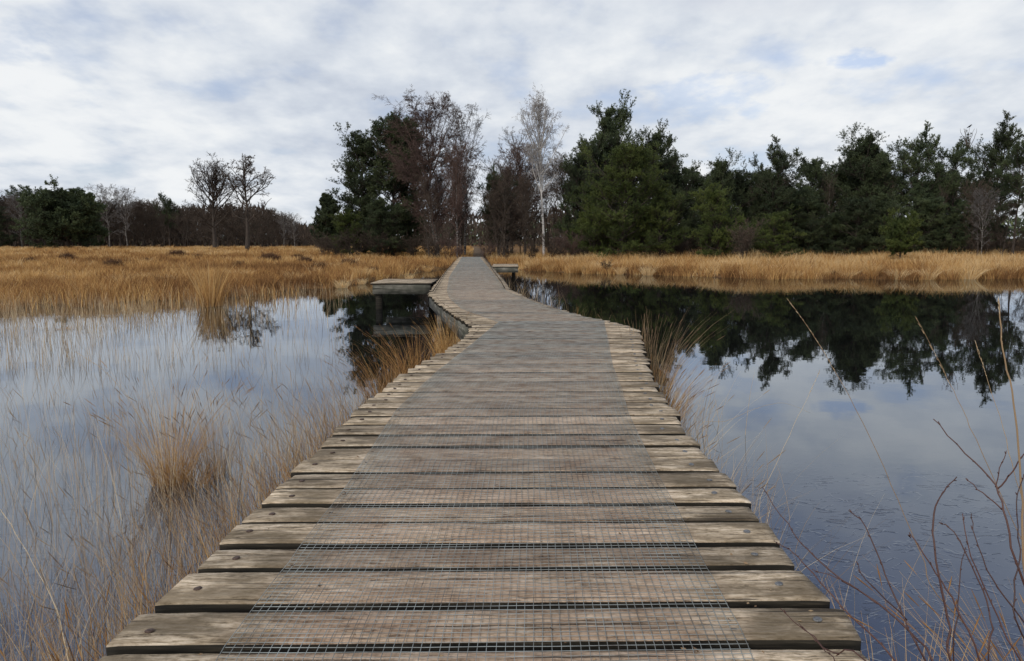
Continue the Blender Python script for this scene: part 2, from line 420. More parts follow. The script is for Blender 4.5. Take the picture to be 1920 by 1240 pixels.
def bar(mb, a, b, w_, h_, tint=0.5, nseg=1):
    """a straight squared timber from a to b (centres of the top edge), width w_, depth h_ downward"""
    a = np.asarray(a, float); b = np.asarray(b, float)
    d = norm((b - a)[None])[0]; s = norm(np.cross(d, [0, 0, 1.0])[None])[0] * w_ / 2; c = min(w_, h_) * 0.06
    prof = [(-1, 0, c, -c), (1, 0, -c, -c)]
    ring = lambda p: [p - s + [0, 0, -c], p - s * (1 - 2 * c / w_), p + s * (1 - 2 * c / w_), p + s + [0, 0, -c], p + s + [0, 0, -h_], p - s + [0, 0, -h_]]
    V = []; 
    for i in range(nseg + 1):
        V += ring(a + (b - a) * i / nseg)
    q = [(i * 6 + j, i * 6 + (j + 1) % 6, i * 6 + 6 + (j + 1) % 6, i * 6 + 6 + j) for i in range(nseg) for j in range(6)]
    e = nseg * 6
    q += [(0, 5, 4, 3), (3, 2, 1, 0), (e, e + 1, e + 2, e + 3), (e + 3, e + 4, e + 5, e)]
    mb.add(V, q, tint=tint)

# ------------------------------------------------------------ terrain and water
_bk = [(-400, 24), (-80, 19), (-30, 18.5), (-14, 20.4), (-12.5, 22), (-9, 24), (-8.4, 26.7), (-6.6, 29), (-6.2, 33.6), (-5.1, 42), (-4.2, 47.3), (-1.0, 47.3),
       (0.3, 44.5), (4, 40), (6.6, 38.4), (13.6, 35), (18, 34.2), (23, 34.5), (40, 35), (80, 33), (400, 30)]
def bank(x): return np.interp(x, [p[0] for p in _bk], [p[1] for p in _bk])
_ph = R.uniform(0, 6.28, 12)
def wob(x, y):
    return (np.sin(x * 0.9 + _ph[0] + 0.5 * np.sin(y * .7)) * 0.5 + np.sin(x * 2.3 + y * 1.1 + _ph[1]) * 0.3 + np.sin(x * 0.33 - y * 0.2 + _ph[2]) * 0.6)
def sdist(x, y): return y - bank(x) + wob(x, y) * np.interp(np.hypot(x + 3, 0), [2, 7], [0.45, 0.95])
def hgt_at(x, y):
    s = sdist(x, y)
    sb = -14.0 - y                                   # land again well behind the photographer
    s = np.maximum(s, sb)
    z = np.interp(s, [-6, -1.2, 0, 0.8, 4, 14, 40], [-0.7, -0.45, -0.03, 0.09, 0.16, 0.24, 0.30])
    hum = (np.sin(x * 1.7 + _ph[3]) * np.sin(y * 1.3 + _ph[4]) + np.sin(x * 0.6 + _ph[5]) * np.sin(y * 0.45 + _ph[6])) * 0.045
    return z + hum * np.clip((s + 0.5) / 1.5, 0, 1)
def axis(lo, hi, fine0, fine1, step, n_out):
    f = np.arange(fine0, fine1 + 1e-6, step)
    a = fine0 - np.geomspace(step, fine0 - lo, n_out)[::-1]; b = fine1 + np.geomspace(step, hi - fine1, n_out)
    return np.concatenate([a, f, b])
xs = axis(-2500, 2500, -40, 45, 0.5, 40); ys = axis(-800, 3500, 14, 70, 0.5, 40)
X, Y = np.meshgrid(xs, ys)
Z = hgt_at(X, Y)
mb = MB(); nx, ny = len(xs), len(ys)
ii = (np.arange(ny - 1)[:, None] * nx + np.arange(nx - 1)[None]).ravel()
mb.add(np.stack([X, Y, Z], -1).reshape(-1, 3), np.stack([ii, ii + 1, ii + nx + 1, ii + nx], 1))
tag(mb.build('ground', M['ground'], smooth=True), kind='structure')
mb = MB(); mb.add([(-300, -60, 0), (300, -60, 0), (300, 60, 0), (-300, 60, 0)], [(0, 1, 2, 3)])
tag(mb.build('water', M['water']), kind='structure')

# ------------------------------------------------------------ boardwalk outline (traced on the deck plane)
LE = [(120, 1300), (200, 1208), (285, 1133), (365, 1063), (447, 975), (518, 913), (578, 858), (645, 792), (722, 722), (765, 693), (830, 658), (870, 634), (884, 612),
      (850, 590), (820, 568), (803, 552), (810, 541), (835, 510), (861, 482)]
RE = [(1700, 1290), (1625, 1203), (1545, 1122), (1490, 1058), (1420, 968), (1373, 910), (1305, 830), (1262, 770), (1225, 712), (1208, 660), (1198, 618),
      (1150, 603), (1100, 594), (1040, 577), (990, 559), (957, 543), (945, 526), (925, 503), (906, 482)]
ML = [(380, 1290), (430, 1208), (540, 1063), (650, 913), (740, 775), (820, 698), (900, 634), (935, 605)]
MR = [(1435, 1290), (1402, 1208), (1322, 1063), (1243, 913), (1178, 775), (1150, 690), (1134, 610), (1132, 600)]
NL = [(935, 606), (865, 580), (842, 560), (838, 545), (842, 520), (866, 483)]
NR = [(1134, 603), (1095, 595), (1030, 578), (982, 560), (948, 545), (932, 522), (900, 483)]
def edge_fn(l):
    p = np.array([on_plane(a, b, DECK) for a, b in l])
    o = np.argsort(p[:, 1]); p = p[o]
    return lambda y: np.interp(y, p[:, 1], p[:, 0])
eL, eR, mL, mR, nL, nR = [edge_fn(l) for l in (LE, RE, ML, MR, NL, NR)]
Y0 = 1.55; YE = on_plane(880, 482, DECK)[1]
YK = on_plane(935, 605, DECK)[1]

def plank_mesh(mb, xl, xr, yc, dep, z, skew, seed, tint, nseg):
    r = np.random.default_rng(seed)
    th = 0.045
    hx = dep / 2; b = 0.004
    prof = [(-hx, -th), (-hx, -b * 1.5), (-hx + b, -b * 0.3), (-hx * 0.5, 0.0), (0, -0.0005), (hx * 0.5, 0), (hx - b, -b * 0.3), (hx, -b * 1.5), (hx, -th)]
    k = len(prof)
    T = np.linspace(0, 1, nseg + 1); L = xr - xl
    px_ = xl + T * L
    sk_l, sk_r = r.normal(0, 0.006), r.normal(0, 0.006)       # slightly ragged ends
    w1 = r.normal(0, 1, 5); w2 = r.normal(0, 1, 5); w3 = r.normal(0, 1, 5); ph = r.uniform(0, 6.28, 5)
    f = np.array([1.3, 3.1, 6.7, 12.1, 21.0])
    wave = lambda w_, amp: sum(w_[i] * np.sin(f[i] * px_ + ph[i]) / (1 + i) for i in range(5)) * amp
    yf = wave(w1, 0.0018); yb = wave(w2, 0.0018); zz_ = wave(w3, 0.0011)
    V = np.zeros((nseg + 1, k, 3)); 
    for j, (py, pz) in enumerate(prof):
        fr_ = (py + hx) / dep
        V[:, j, 0] = px_ + (sk_l * (1 - T) + sk_r * T) * (fr_ - 0.5) * 2
        V[:, j, 1] = yc + py + yf * (1 - fr_) + yb * fr_ + skew * (px_ - (xl + xr) / 2)
        V[:, j, 2] = z + pz + zz_
        if 2 <= j <= 6 and nseg > 20: V[:, j, 2] += r.normal(0, 0.0006, nseg + 1)
    if nseg > 20: V[:, 1:8, 2] -= (np.exp(-T * L / 0.02) * 0.004 + np.exp(-(1 - T) * L / 0.02) * 0.004)[:, None]
    q = [(i * k + j + 1, i * k + j, (i + 1) * k + j, (i + 1) * k + j + 1) for i in range(nseg) for j in range(k - 1)]
    q += [(i * k, i * k + k - 1, (i + 1) * k + k - 1, (i + 1) * k) for i in range(nseg)]
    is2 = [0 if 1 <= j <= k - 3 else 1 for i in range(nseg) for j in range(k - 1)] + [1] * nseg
    V = V.reshape(-1, 3)
    # end caps
    e = nseg * k; t = []
    c0 = V[:k].mean(0); c1 = V[e:e + k].mean(0); m_ = len(V)
    V = np.concatenate([V, [c0, c1]])
    for j in range(k):
        t += [(j, (j + 1) % k, m_), (e + (j + 1) % k, e + j, m_ + 1)]
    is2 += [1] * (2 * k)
    y = yc
    a_, b_ = (mL(y), mR(y)) if y < YK else (nL(y), nR(y))
    vx = V[:, 0]
    wear = np.clip((vx - a_) / 0.25 + 0.3, 0, 1) * np.clip((b_ - vx) / 0.25 + 0.3, 0, 1)
    mb.add(V, q, t, tint=tint, wear=wear)
    return is2

bw = tag(empty('boardwalk', (0, 2, 0)), 'weathered plank boardwalk topped with a strip of wire mesh, bending left across the pond', 'boardwalk')
inv = Matrix.Translation((0, -2, 0))
def bpart(mb, name, mat, parent=bw, **k):
    o = mb.build(name, mat, parent, **k)
    if parent is bw: o.matrix_parent_inverse = inv
    return o

def bolt_mesh(r, seed):
    mb = MB(); rr = np.random.default_rng(seed)
    k = 12; a = np.arange(k) * 2 * np.pi / k
    V = []
    for rad, z in ((1.0, 0), (1.02, 0.25), (0.88, 0.42), (0.45, 0.5)):
        V += [(r * rad * math.cos(t) * (1 + 0.04 * rr.normal()), r * rad * math.sin(t), z * r * 0.75) for t in a]
    V.append((0, 0, 0.5 * r * 0.75))
    q = [(l * k + i, l * k + (i + 1) % k, (l + 1) * k + (i + 1) % k, (l + 1) * k + i) for l in range(3) for i in range(k)]
    t = [(3 * k + i, 3 * k + (i + 1) % k, 4 * k) for i in range(k)]
    mb.add(V, q, t)
    return mb
bm_r = bolt_mesh(0.0135, 1).mesh('bolt', M['rust'], smooth=False); bm_i = bolt_mesh(0.0135, 2).mesh('bolt', M['iron'], smooth=False)

y = Y0; i = 0; far = MB(); far2 = []
rp = np.random.default_rng(21)
_known = [on_plane(900, v, DECK)[1] for v in (1203, 1127, 1060, 1016, 974, 942, 912, 884, 858, 834)]    # front edges of the nearest planks, as seen
fronts = [_known[0] - 0.56, _known[0] - 0.30] + _known
while fronts[-1] < YE: fronts.append(fronts[-1] + rp.choice([0.205, 0.225, 0.235, 0.185], p=[.3, .35, .2, .15]) + rp.normal(0, 0.004))
for i in range(len(fronts) - 1):
    y0, y1 = fronts[i], fronts[i + 1]
    gap = 0.034 + abs(rp.normal(0, 0.007)) + (0.010 if i < 5 else 0)
    dep = y1 - y0 - gap; yc = y0 + dep / 2
    xl, xr = eL(yc) + rp.normal(0, 0.012), eR(yc) + rp.normal(0, 0.012)
    skew = 0.012 * (yc < 8) + rp.normal(0, 0.0022)
    z = DECK + rp.normal(0, 0.0018)
    tint = rp.uniform(0, 1)
    if i < 98:
        nseg = 64 if i < 16 else (28 if i < 45 else 10)
        mb = MB(); is2 = plank_mesh(mb, xl, xr, yc, dep, z, skew, 100 + i, tint, nseg)
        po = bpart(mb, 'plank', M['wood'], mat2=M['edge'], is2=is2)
        if i < 60:
            for s, bx in ((0, xl + 0.10 + rp.normal(0, 0.012)), (1, xr - 0.11 + rp.normal(0, 0.012))):
                bo = bpy.data.objects.new('bolt', bm_i if s else bm_r); COL.objects.link(bo)
                bo.parent = po
                bo.location = (bx, yc - dep * rp.uniform(-0.12, 0.15) + skew * (bx - (xl + xr) / 2), z + 0.0005)
                bo.rotation_euler = (rp.normal(0, 0.12), rp.normal(0, 0.12), rp.uniform(0, 6))
    else:
        far2 += plank_mesh(far, xl, xr, yc, dep, z, skew, 100 + i, tint, 6)
# quads come before triangles in a mesh: rebuild the slot list in that order
nq = [4, 9]
q2, t2 = [], []
per = 6 * 8 + 6 + 18
for k_ in range(0, len(far2), per):
    q2 += far2[k_:k_ + 54]; t2 += far2[k_ + 54:k_ + per]
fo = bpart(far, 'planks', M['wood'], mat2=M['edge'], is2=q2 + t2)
fo['kind'] = 'stuff'

# wire mesh, real wires
def wire_strip(name, a_fn, b_fn, y0, y1, n, sp, wr=0.0013):
    mb = MB(); zt = DECK + 0.008
    rr = np.random.default_rng(5 + n)
    # lengthwise wires follow both edges
    yy = np.concatenate([np.arange(y0, min(y1, 12), 0.11), np.arange(12, y1, 0.5)]) if y0 < 12 else np.arange(y0, y1 + 0.3, 0.5)
    yy = yy[(yy >= y0) & (yy <= y1)]; yy = np.append(yy, y1)
    A = a_fn(yy) + 0.006 * np.sin(yy * 1.9); B = b_fn(yy) + 0.006 * np.sin(yy * 2.3 + 1)
    zz_ = zt + 0.0016 * np.sin(yy * 9.0) * (yy < 12)
    P0, P1 = [], []
    for j in range(n + 1):
        t = j / n
        x = A + (B - A) * t + rr.normal(0, 0.0012, len(yy))
        pts = np.stack([x, yy, zz_ + rr.normal(0, 0.0006, len(yy))], 1)
        P0.append(pts[:-1]); P1.append(pts[1:])
    tubes(mb, np.concatenate(P0), np.concatenate(P1), wr, wr, 3)
    P0, P1 = [], []
    y = y0; T = np.linspace(0, 1, 9)
    while y < y1:
        xa, xb = a_fn(y), b_fn(y)
        x = xa + (xb - xa) * T
        bow = 0.004 * np.sin(T * 5 + y * 1.3) + 0.012 * (x - (xa + xb) / 2)
        pts = np.stack([x, y + bow, np.full(9, zt + 0.0018) + 0.0016 * np.sin((y + bow) * 9.0) * (y < 12) + rr.normal(0, 0.0006, 9)], 1)
        P0.append(pts[:-1]); P1.append(pts[1:])
        y += sp if y < 14 else sp * 1.5
    tubes(mb, np.concatenate(P0), np.concatenate(P1), wr, wr, 3)
    return bpart(mb, name, M['wire'])
wire_strip('wire_mesh', mL, mR, Y0, YK + 0.1, 56, 0.0255)
wire_strip('wire_mesh', nL, nR, YK + 0.02, YE - 0.2, 50, 0.027, 0.0008)
# flat staples that pin the mesh
mb = MB()
for k_ in range(60):
    yy_ = rp.uniform(1.7, 9.0); xx_ = rp.choice([mL(yy_) + 0.02, mR(yy_) - 0.02, rp.uniform(mL(yy_), mR(yy_))])
    a_ = rp.uniform(0, 3.1); d_ = np.array([math.cos(a_), math.sin(a_), 0]) * 0.008
    c_ = np.array([xx_, yy_, DECK + 0.009])
    tubes(mb, [c_ - d_], [c_ + d_], 0.0016, 0.0016, 4)
bpart(mb, 'staples', M['rust'])

# under-frame
def deck_pt(fn, y, dx=0.0, z=DECK - 0.048): return (fn(y) + dx, y, z)
for fn, dx in ((eL, 0.12), (eR, -0.12)):
    yy_ = [Y0 - 0.4, 4.2, 6.9, 9.3, 11.0, 14.0, 17.0, 20, 26, 34, 40, YE - 0.1]
    for a, b in zip(yy_[:-1], yy_[1:]):
        mb = MB(); bar(mb, deck_pt(fn, a, dx), deck_pt(fn, b - 0.01, dx), 0.08, 0.16); bpart(mb, 'beam', M['beam'])
for yy_ in (2.6, 5.0, 7.4, 9.4, 12.0, 15.0, 18.5, 23, 28, 34, 40):
    for fn, dx in ((eL, 0.19), (eR, -0.19)):
        x = fn(yy_) + dx; mb = MB(); polytube(mb, [(x, yy_, -0.6), (x, yy_, 0.3), (x, yy_, DECK - 0.06)], 0.065, 8); bpart(mb, 'post', M['beam'])
# the broad fascia timber under the left edge of the bend
a = on_plane(806, 552, DECK - 0.03); b = on_plane(884, 616, DECK - 0.03)
a[2] = b[2] = DECK - 0.055
mb = MB(); bar(mb, a + [0.03, 0, 0], b + [0.02, -0.12, 0], 0.09, 0.235, nseg=6); bpart(mb, 'fascia', M['beam'])
# low cable rails along both edges of the far stretch
for l in ([(800, 551), (812, 549), (822, 533), (838, 508), (858, 483)], [(946, 543), (938, 528), (925, 510), (918, 497), (905, 484)]):
    mb = MB(); pts = [on_plane(a, b, DECK) + [0, 0, 0.035] for a, b in l]
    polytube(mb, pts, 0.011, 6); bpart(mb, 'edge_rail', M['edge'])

# ------------------------------------------------------------ landing stages beside the boardwalk
def stage(label, x0, x1, y0, y1, n, fas):
    cx_, cy_ = (x0 + x1) / 2, (y0 + y1) / 2
    root = tag(empty('landing_stage', (cx_, cy_, 0)), label, 'landing stage')
    iv = Matrix.Translation((-cx_, -cy_, 0))
    st = (y1 - y0) / n
    for k_ in range(n):
        mb = MB(); xl = x0 - rp.uniform(0, 0.04); tint = rp.uniform(0, 1)
        half = (x0 + x1) / 2 + rp.normal(0, 0.2)
        is2 = plank_mesh(mb, xl, x1, y0 + st * (k_ + 0.5), st - 0.02, DECK, 0, 900 + k_, tint, 12)
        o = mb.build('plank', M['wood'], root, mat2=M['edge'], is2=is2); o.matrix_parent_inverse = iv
    for yy_ in (y0 + 0.02, y1 - 0.1):
        mb = MB(); bar(mb, (x0 + 0.02, yy_, DECK - 0.05), (x1 - 0.02, yy_, DECK - 0.05), 0.07, fas, nseg=8)
        o = mb.build('beam', M['beam'], root); o.matrix_parent_inverse = iv
    for x, yy_ in ((x0 + 0.16, y0 + 0.12), (x1 - 0.2, y1 - 0.2)):
        if True:
            mb = MB(); bar(mb, (x, yy_ - 0.06, DECK - 0.06), (x, yy_ + 0.06, DECK - 0.06), 0.16, 1.2)
            o = mb.build('post', M['edge'], root); o.matrix_parent_inverse = iv
ya = on_plane(750, 531, DECK)[1]; yb = on_plane(750, 523, DECK)[1]
stage('wide low grey landing stage joined to the left side of the boardwalk at its bend', on_plane(697, 531, DECK)[0], on_plane(812, 531, DECK)[0] - 0.05, ya, yb, 3, 0.24)
ya = on_plane(945, 500, DECK)[1]; yb = on_plane(945, 495, DECK)[1]
stage('small far landing stage on the right side of the boardwalk by the reed bank', on_plane(922, 500, DECK)[0] + 0.02, on_plane(972, 499, DECK)[0], ya, yb, 3, 0.2)

# ------------------------------------------------------------ trees
def lev(S, D, L, Rr, nseg, wobble, trop, rng):
    """grow n branches as polylines; returns points (n,nseg+1,3) and radii"""
    n = len(S); pts = np.zeros((n, nseg + 1, 3)); pts[:, 0] = S; d = norm(D.copy())
    st = (L / nseg)[:, None]
    for i in range(nseg):
        d = norm(d + rng.normal(0, wobble, (n, 3)) + np.array([0, 0, trop]))
        pts[:, i + 1] = pts[:, i] + d * st
    rad = Rr[:, None] * (1 - np.linspace(0, 1, nseg + 1)[None] * 0.72)
    return pts, rad
def kids(pts, rad, m, t0, t1, ang, asp, rng, flat=1.0, up=0.0):
    """m side branches on each branch: starts, directions, parent radius, t"""
    n, k, _ = pts.shape; k -= 1
    t = rng.uniform(t0, t1, (n, m)); f = t * k; i = np.minimum(f.astype(int), k - 1); fr_ = (f - i)[..., None]
    ar = np.arange(n)[:, None]
    a, b = pts[ar, i], pts[ar, i + 1]
    S = a + (b - a) * fr_; d = norm(b - a)
    rnd = rng.normal(0, 1, (n, m, 3)); rnd[..., 2] *= flat
    perp = norm(rnd - d * (rnd * d).sum(-1, keepdims=True))
    an = np.radians(rng.normal(ang, asp, (n, m)))[..., None]
    D = norm(d * np.cos(an) + perp * np.sin(an) + np.array([0, 0, up]))
    rp_ = rad[ar, i]
    return S.reshape(-1, 3), D.reshape(-1, 3), rp_.reshape(-1), t.reshape(-1)
def segs(mb, pts, rad, k, rng, tint=None):
    n, s, _ = pts.shape
    tt = rng.uniform(0, 1, n) if tint is None else np.broadcast_to(tint, (n,))
    tubes(mb, pts[:, :-1].reshape(-1, 3), pts[:, 1:].reshape(-1, 3), rad[:, :-1].ravel(), rad[:, 1:].ravel(), k, np.repeat(tt, s - 1))

def limbs_on_trunk(tp, tr, H, n, prof, t0, t1, ang, rng, angtop=None, bias=1.0):
    """limbs whose reach follows the crown outline prof = [(height fraction, reach)]"""
    t = np.sort(t0 + (t1 - t0) * rng.uniform(0, 1, n) ** bias); k = tp.shape[1] - 1
    f = t * k; i = np.minimum(f.astype(int), k - 1)
    S = tp[0, i] + (tp[0, i + 1] - tp[0, i]) * (f - i)[:, None]
    az = np.arange(n) * 2.39996 + rng.normal(0, 0.4, n)
    a = np.radians(np.interp(t, [t0, t1], [ang, angtop if angtop else ang]) + rng.normal(0, 7, n))
    D = np.stack([np.sin(a) * np.cos(az), np.sin(a) * np.sin(az), np.cos(a)], 1)
    return S, D, t, tr[0, i], a, az

def bare_tree(H, reach, seed, prof=((0.2, .5), (0.45, 1), (0.75, .8), (1, .15)), nl=22, t0=0.25, ang=50, angtop=25, m=(7, 6, 4), tr=0.02,
              wob_=0.12, droop=0.0, trunk_w=0.03, twig_r=0.006, lean=0.0, stems=1, rat=(0.42, 0.42, 0.5), limb_in_trunk=True, spread=0.3):
    rng = np.random.default_rng(seed)
    tm, cm = MB(), MB()
    for s in range(stems):
        b = np.array([[0, 0, -0.15]]) + (rng.normal(0, 0.12 * (stems > 1), (1, 3)) * [1, 1, 0])
        az = rng.uniform(0, 6.28); sp = spread * (stems > 1) * rng.uniform(.4, 1)
        d = np.array([[math.cos(az) * sp + lean, math.sin(az) * sp, 1.0]])
        hh = H * (1 if s == 0 else rng.uniform(.7, .98))
        tp, trr = lev(b, d, np.array([hh]), np.array([H * tr * (1 if stems == 1 else .65)]), 12, trunk_w, 0.02, rng)
        trr = trr * 1.0; trr[:, 0] *= 1.25
        polytube(tm, tp[0], np.maximum(trr[0] * np.linspace(1, 0.45, 13), 0.008), 7)
        n_ = max(4, nl // stems)
        S, D, t, pr, a, _ = limbs_on_trunk(tp, trr, hh, n_, prof, t0, 0.97, ang, rng, angtop, 0.8)
        L = np.interp(t, [p[0] for p in prof], [p[1] for p in prof]) * reach / np.maximum(np.sin(a), 0.45) * rng.uniform(.7, 1.12, n_)
        L = np.minimum(L, (1.04 - t) * hh / np.maximum(np.cos(a), .3) + .1 * H * (stems == 1) + .04 * H)
        lp, lr = lev(S, D, L, np.minimum(pr * 0.55, 0.008 + L * 0.016), 6, wob_, 0.05 - droop * .3, rng)
        segs(tm if limb_in_trunk else cm, lp, lr, 5, rng)
        pts, rad, LL = lp, lr, L
        for q_, mm in enumerate(m):
            S, D, pr, t = kids(pts, rad, mm, 0.12 if q_ else 0.2, 1.0, 42, 12, rng, up=0.12 if not droop else -droop * (q_ / 2))
            Lp = np.repeat(LL, mm) * rat[q_] * (1.15 - 0.6 * t) * rng.uniform(.6, 1.25, len(t))
            rr_ = np.maximum(pr * 0.5, twig_r)
            pts, rad = lev(S, D, Lp, rr_, 3 if q_ < 2 else 2, wob_ * 1.3, 0.05 - droop, rng)
            rad = np.maximum(rad, twig_r * 0.55)
            segs(cm, pts, rad, 3, rng); LL = Lp
    return tm, cm

def pine_tree(H, reach, seed, prof, nl=46, t0=0.15, ang=78, angtop=35, m=(7, 4), tuft=(3, 9), nlen=0.17, nw=0.0155, up=0.16, wob_=0.14, lean=0.0, tr=0.017,
              lobes=0.35, flat=0.35, topfluff=True, stems=1):
    """Scots pine: trunk and limbs, needle tufts carried by the twigs"""
    rng = np.random.default_rng(seed)
    tm, cm = MB(), MB()
    tp, trr = lev(np.array([[0, 0, -0.15]]), np.array([[lean, 0, 1.0]]), np.array([H * 0.97]), np.array([H * tr]), 12, 0.035, 0.02, rng)
    trr[:, 0] *= 1.3
    polytube(tm, tp[0], np.maximum(trr[0] * np.linspace(1, 0.5, 13), 0.012), 8)
    S, D, t, pr, a, az = limbs_on_trunk(tp, trr, H, nl, prof, t0, 0.99, ang, rng, angtop)
    lob = 1 + lobes * np.sin(az * 2 + t * 9 + seed) * np.sin(t * 17 + seed * 2)
    L = np.interp(t, [p[0] for p in prof], [p[1] for p in prof]) * reach * lob * rng.uniform(.72, 1.12, nl) / np.maximum(np.sin(a), 0.55)
    L = np.maximum(L, 0.25)
    lp, lr = lev(S, D, L, np.minimum(pr * 0.5, 0.012 + L * 0.014), 6, wob_, 0.07, rng)
    segs(tm, lp, lr, 4, rng)
    S1, D1, pr1, t1 = kids(lp, lr, m[0], 0.25, 1.0, 48, 14, rng, flat=flat, up=up)
    L1 = np.repeat(L, m[0]) * 0.36 * (1.25 - 0.7 * t1) * rng.uniform(.6, 1.2, len(t1)) + 0.12
    lt1 = np.repeat(rng.uniform(0, 1, nl), m[0])
    p1, r1 = lev(S1, D1, L1, np.maximum(pr1 * .5, 0.009), 3, 0.15, 0.12, rng)
    segs(tm, p1, r1, 3, rng)
    S2, D2, pr2, t2 = kids(p1, r1, m[1], 0.2, 1.0, 45, 14, rng, flat=0.6, up=0.25)
    L2 = np.repeat(L1, m[1]) * 0.45 * rng.uniform(.6, 1.2, len(t2)) + 0.10
    p2, r2 = lev(S2, D2, L2, np.full(len(S2), 0.008), 2, 0.15, 0.2, rng)
    segs(tm, p2, r2, 3, rng)
    lt2 = np.repeat(lt1, m[1])
    # limb and branch tips carry tufts too
    tips = np.concatenate([p1[:, -1], lp[:, -1]]); tipd = np.concatenate([norm(p1[:, -1] - p1[:, -2]), norm(lp[:, -1] - lp[:, -2])])
    tipt = np.concatenate([lt1, rng.uniform(0, 1, nl)])
    C, Dd, Tt = [tips], [tipd], [tipt]
    nt_ = tuft[0]
    for j in range(nt_):
        f = (j + 1) / nt_
        k_ = p2.shape[1] - 1; ii_ = min(int(f * k_ - 1e-6), k_ - 1); fr_ = f * k_ - ii_
        C.append(p2[:, ii_] + (p2[:, ii_ + 1] - p2[:, ii_]) * fr_ + rng.normal(0, 0.03, (len(p2), 3))); Dd.append(norm(p2[:, -1] - p2[:, 0])); Tt.append(lt2)
    C = np.concatenate(C); Dd = np.concatenate(Dd); Tt = np.concatenate(Tt)
    k_ = tuft[1]; n = len(C)
    d = norm(Dd[:, None] * 0.75 + rng.normal(0, 0.62, (n, k_, 3)) + np.array([0, 0, 0.5])).reshape(-1, 3)
    c = np.repeat(C, k_, 0); le = nlen * rng.uniform(.55, 1.2, n * k_)[:, None]
    side = norm(np.cross(d, rng.normal(0, 1, (n * k_, 3)))) * (nw * rng.uniform(.7, 1.3, n * k_))[:, None]
    V = np.stack([c - side * .5, c + d * le * .55 + side, c + d * le, c + d * le * .5 - side], 1)
    tt = np.clip(np.repeat(Tt, k_) * 0.55 + rng.uniform(0, .45, n * k_), 0, 1)
    cm.add(V.reshape(-1, 3), (np.arange(n * k_) * 4)[:, None] + np.arange(4)[None], tint=np.repeat(tt, 4))
    return tm, cm

PROTO = {}
def proto(key, maker, bark, leaf, cname='crown'):
    tm, cm = maker
    zt = np.concatenate(cm.v)[:, 2]
    PROTO[key] = (tm.mesh('trunk', bark, smooth=True), cm.mesh(cname, leaf), float(np.percentile(zt, 99.7)))
def place(key, name, px, Y, ytop, H, label, cat, group=None, rz=None, sx=1.0, px_is_x=False, sink=0.0):
    """a copy of a prototype standing on the ground at distance Y, tall enough to reach ytop"""
    if key in ('pine_full', 'pine_full2', 'pine_tall', 'pine_tall2', 'pine_light', 'pine_light2'): sx *= 1.14
    x = px if px_is_x else at_depth(px, HOR, Y)[0]
    zg = float(hgt_at(np.array(x), np.array(Y))) - sink
    H = PROTO[key][2]
    ztop = at_depth(px if not px_is_x else 960, ytop, Y)[2] if ytop is not None else zg + H
    s = (ztop - zg) / H
    o = empty(name, (x, Y, zg), random.uniform(0, 6.28) if rz is None else rz, (s * sx, s * sx, s))
    tag(o, label, cat, group)
    for nm, me in zip(('trunk', 'crown'), PROTO[key][:2]):
        c = bpy.data.objects.new(nm, me); COL.objects.link(c); c.parent = o
    return o

full = ((0, .75), (.12, 1), (.45, 1), (.7, .78), (.9, .42), (1, .14))
column = ((0, .6), (.15, .95), (.5, 1.0), (.8, .75), (.93, .45), (1, .2))
dome = ((.0, .9), (.3, 1), (.6, 1.0), (.8, .8), (.93, .5), (1, .15))
umb = ((.45, .3), (.6, .8), (.8, 1.0), (.93, .8), (1, .35))
cone = ((0, .9), (.2, 1), (.5, .75), (.75, .5), (1, .12))
top = ((.25, .55), (.5, .9), (.7, 1.0), (.85, .8), (1, .25))
K = 10.0
proto('pine_full', pine_tree(K, 2.6, 1, full, nl=66, t0=0.04, m=(10, 7)), M['bark_dark'], M['needles'])
proto('pine_full2', pine_tree(K, 2.4, 2, column, nl=66, t0=0.04, m=(10, 7), lobes=.5), M['bark_dark'], M['needles'])
proto('pine_tall', pine_tree(K, 2.2, 3, column, nl=60, t0=0.10, m=(10, 6), lobes=.35, angtop=40), M['bark_dark'], M['needles'])
proto('pine_tall2', pine_tree(K, 2.3, 4, top, nl=52, t0=0.16, m=(10, 6), lobes=.4, angtop=42, wob_=.17), M['bark_dark'], M['needles'])
proto('pine_umb', pine_tree(K, 3.0, 5, umb, nl=26, t0=0.46, m=(10, 7), lobes=.5, ang=70, angtop=45, wob_=.22, up=.25), M['bark_dark'], M['needles'])
proto('pine_light', pine_tree(K, 3.2, 6, full, nl=70, t0=0.04, m=(10, 7), lobes=.3), M['bark_dark'], M['needles_light'])
proto('pine_light2', pine_tree(K, 2.9, 8, column, nl=60, t0=0.06, m=(10, 7), lobes=.5), M['bark_dark'], M['needles_light'])
proto('pine_dome', pine_tree(K, 6.4, 9, dome, nl=120, t0=0.04, m=(9, 6), lobes=.18, ang=78, angtop=74, up=.05, nlen=.40, nw=.045), M['bark_dark'], M['needles'])
proto('pine_small', pine_tree(K, 5.0, 10, ((.25, .6), (.4, 1), (.65, 1), (.85, .75), (1, .3)), nl=60, t0=0.27, m=(9, 6), ang=72, tr=.03, nlen=.5, nw=.05), M['bark_dark'], M['needles_light'])
proto('spruce', pine_tree(K, 3.2, 11, cone, nl=80, t0=0.03, m=(10, 7), lobes=.35, nlen=.34, nw=.035), M['bark_dark'], M['needles'])

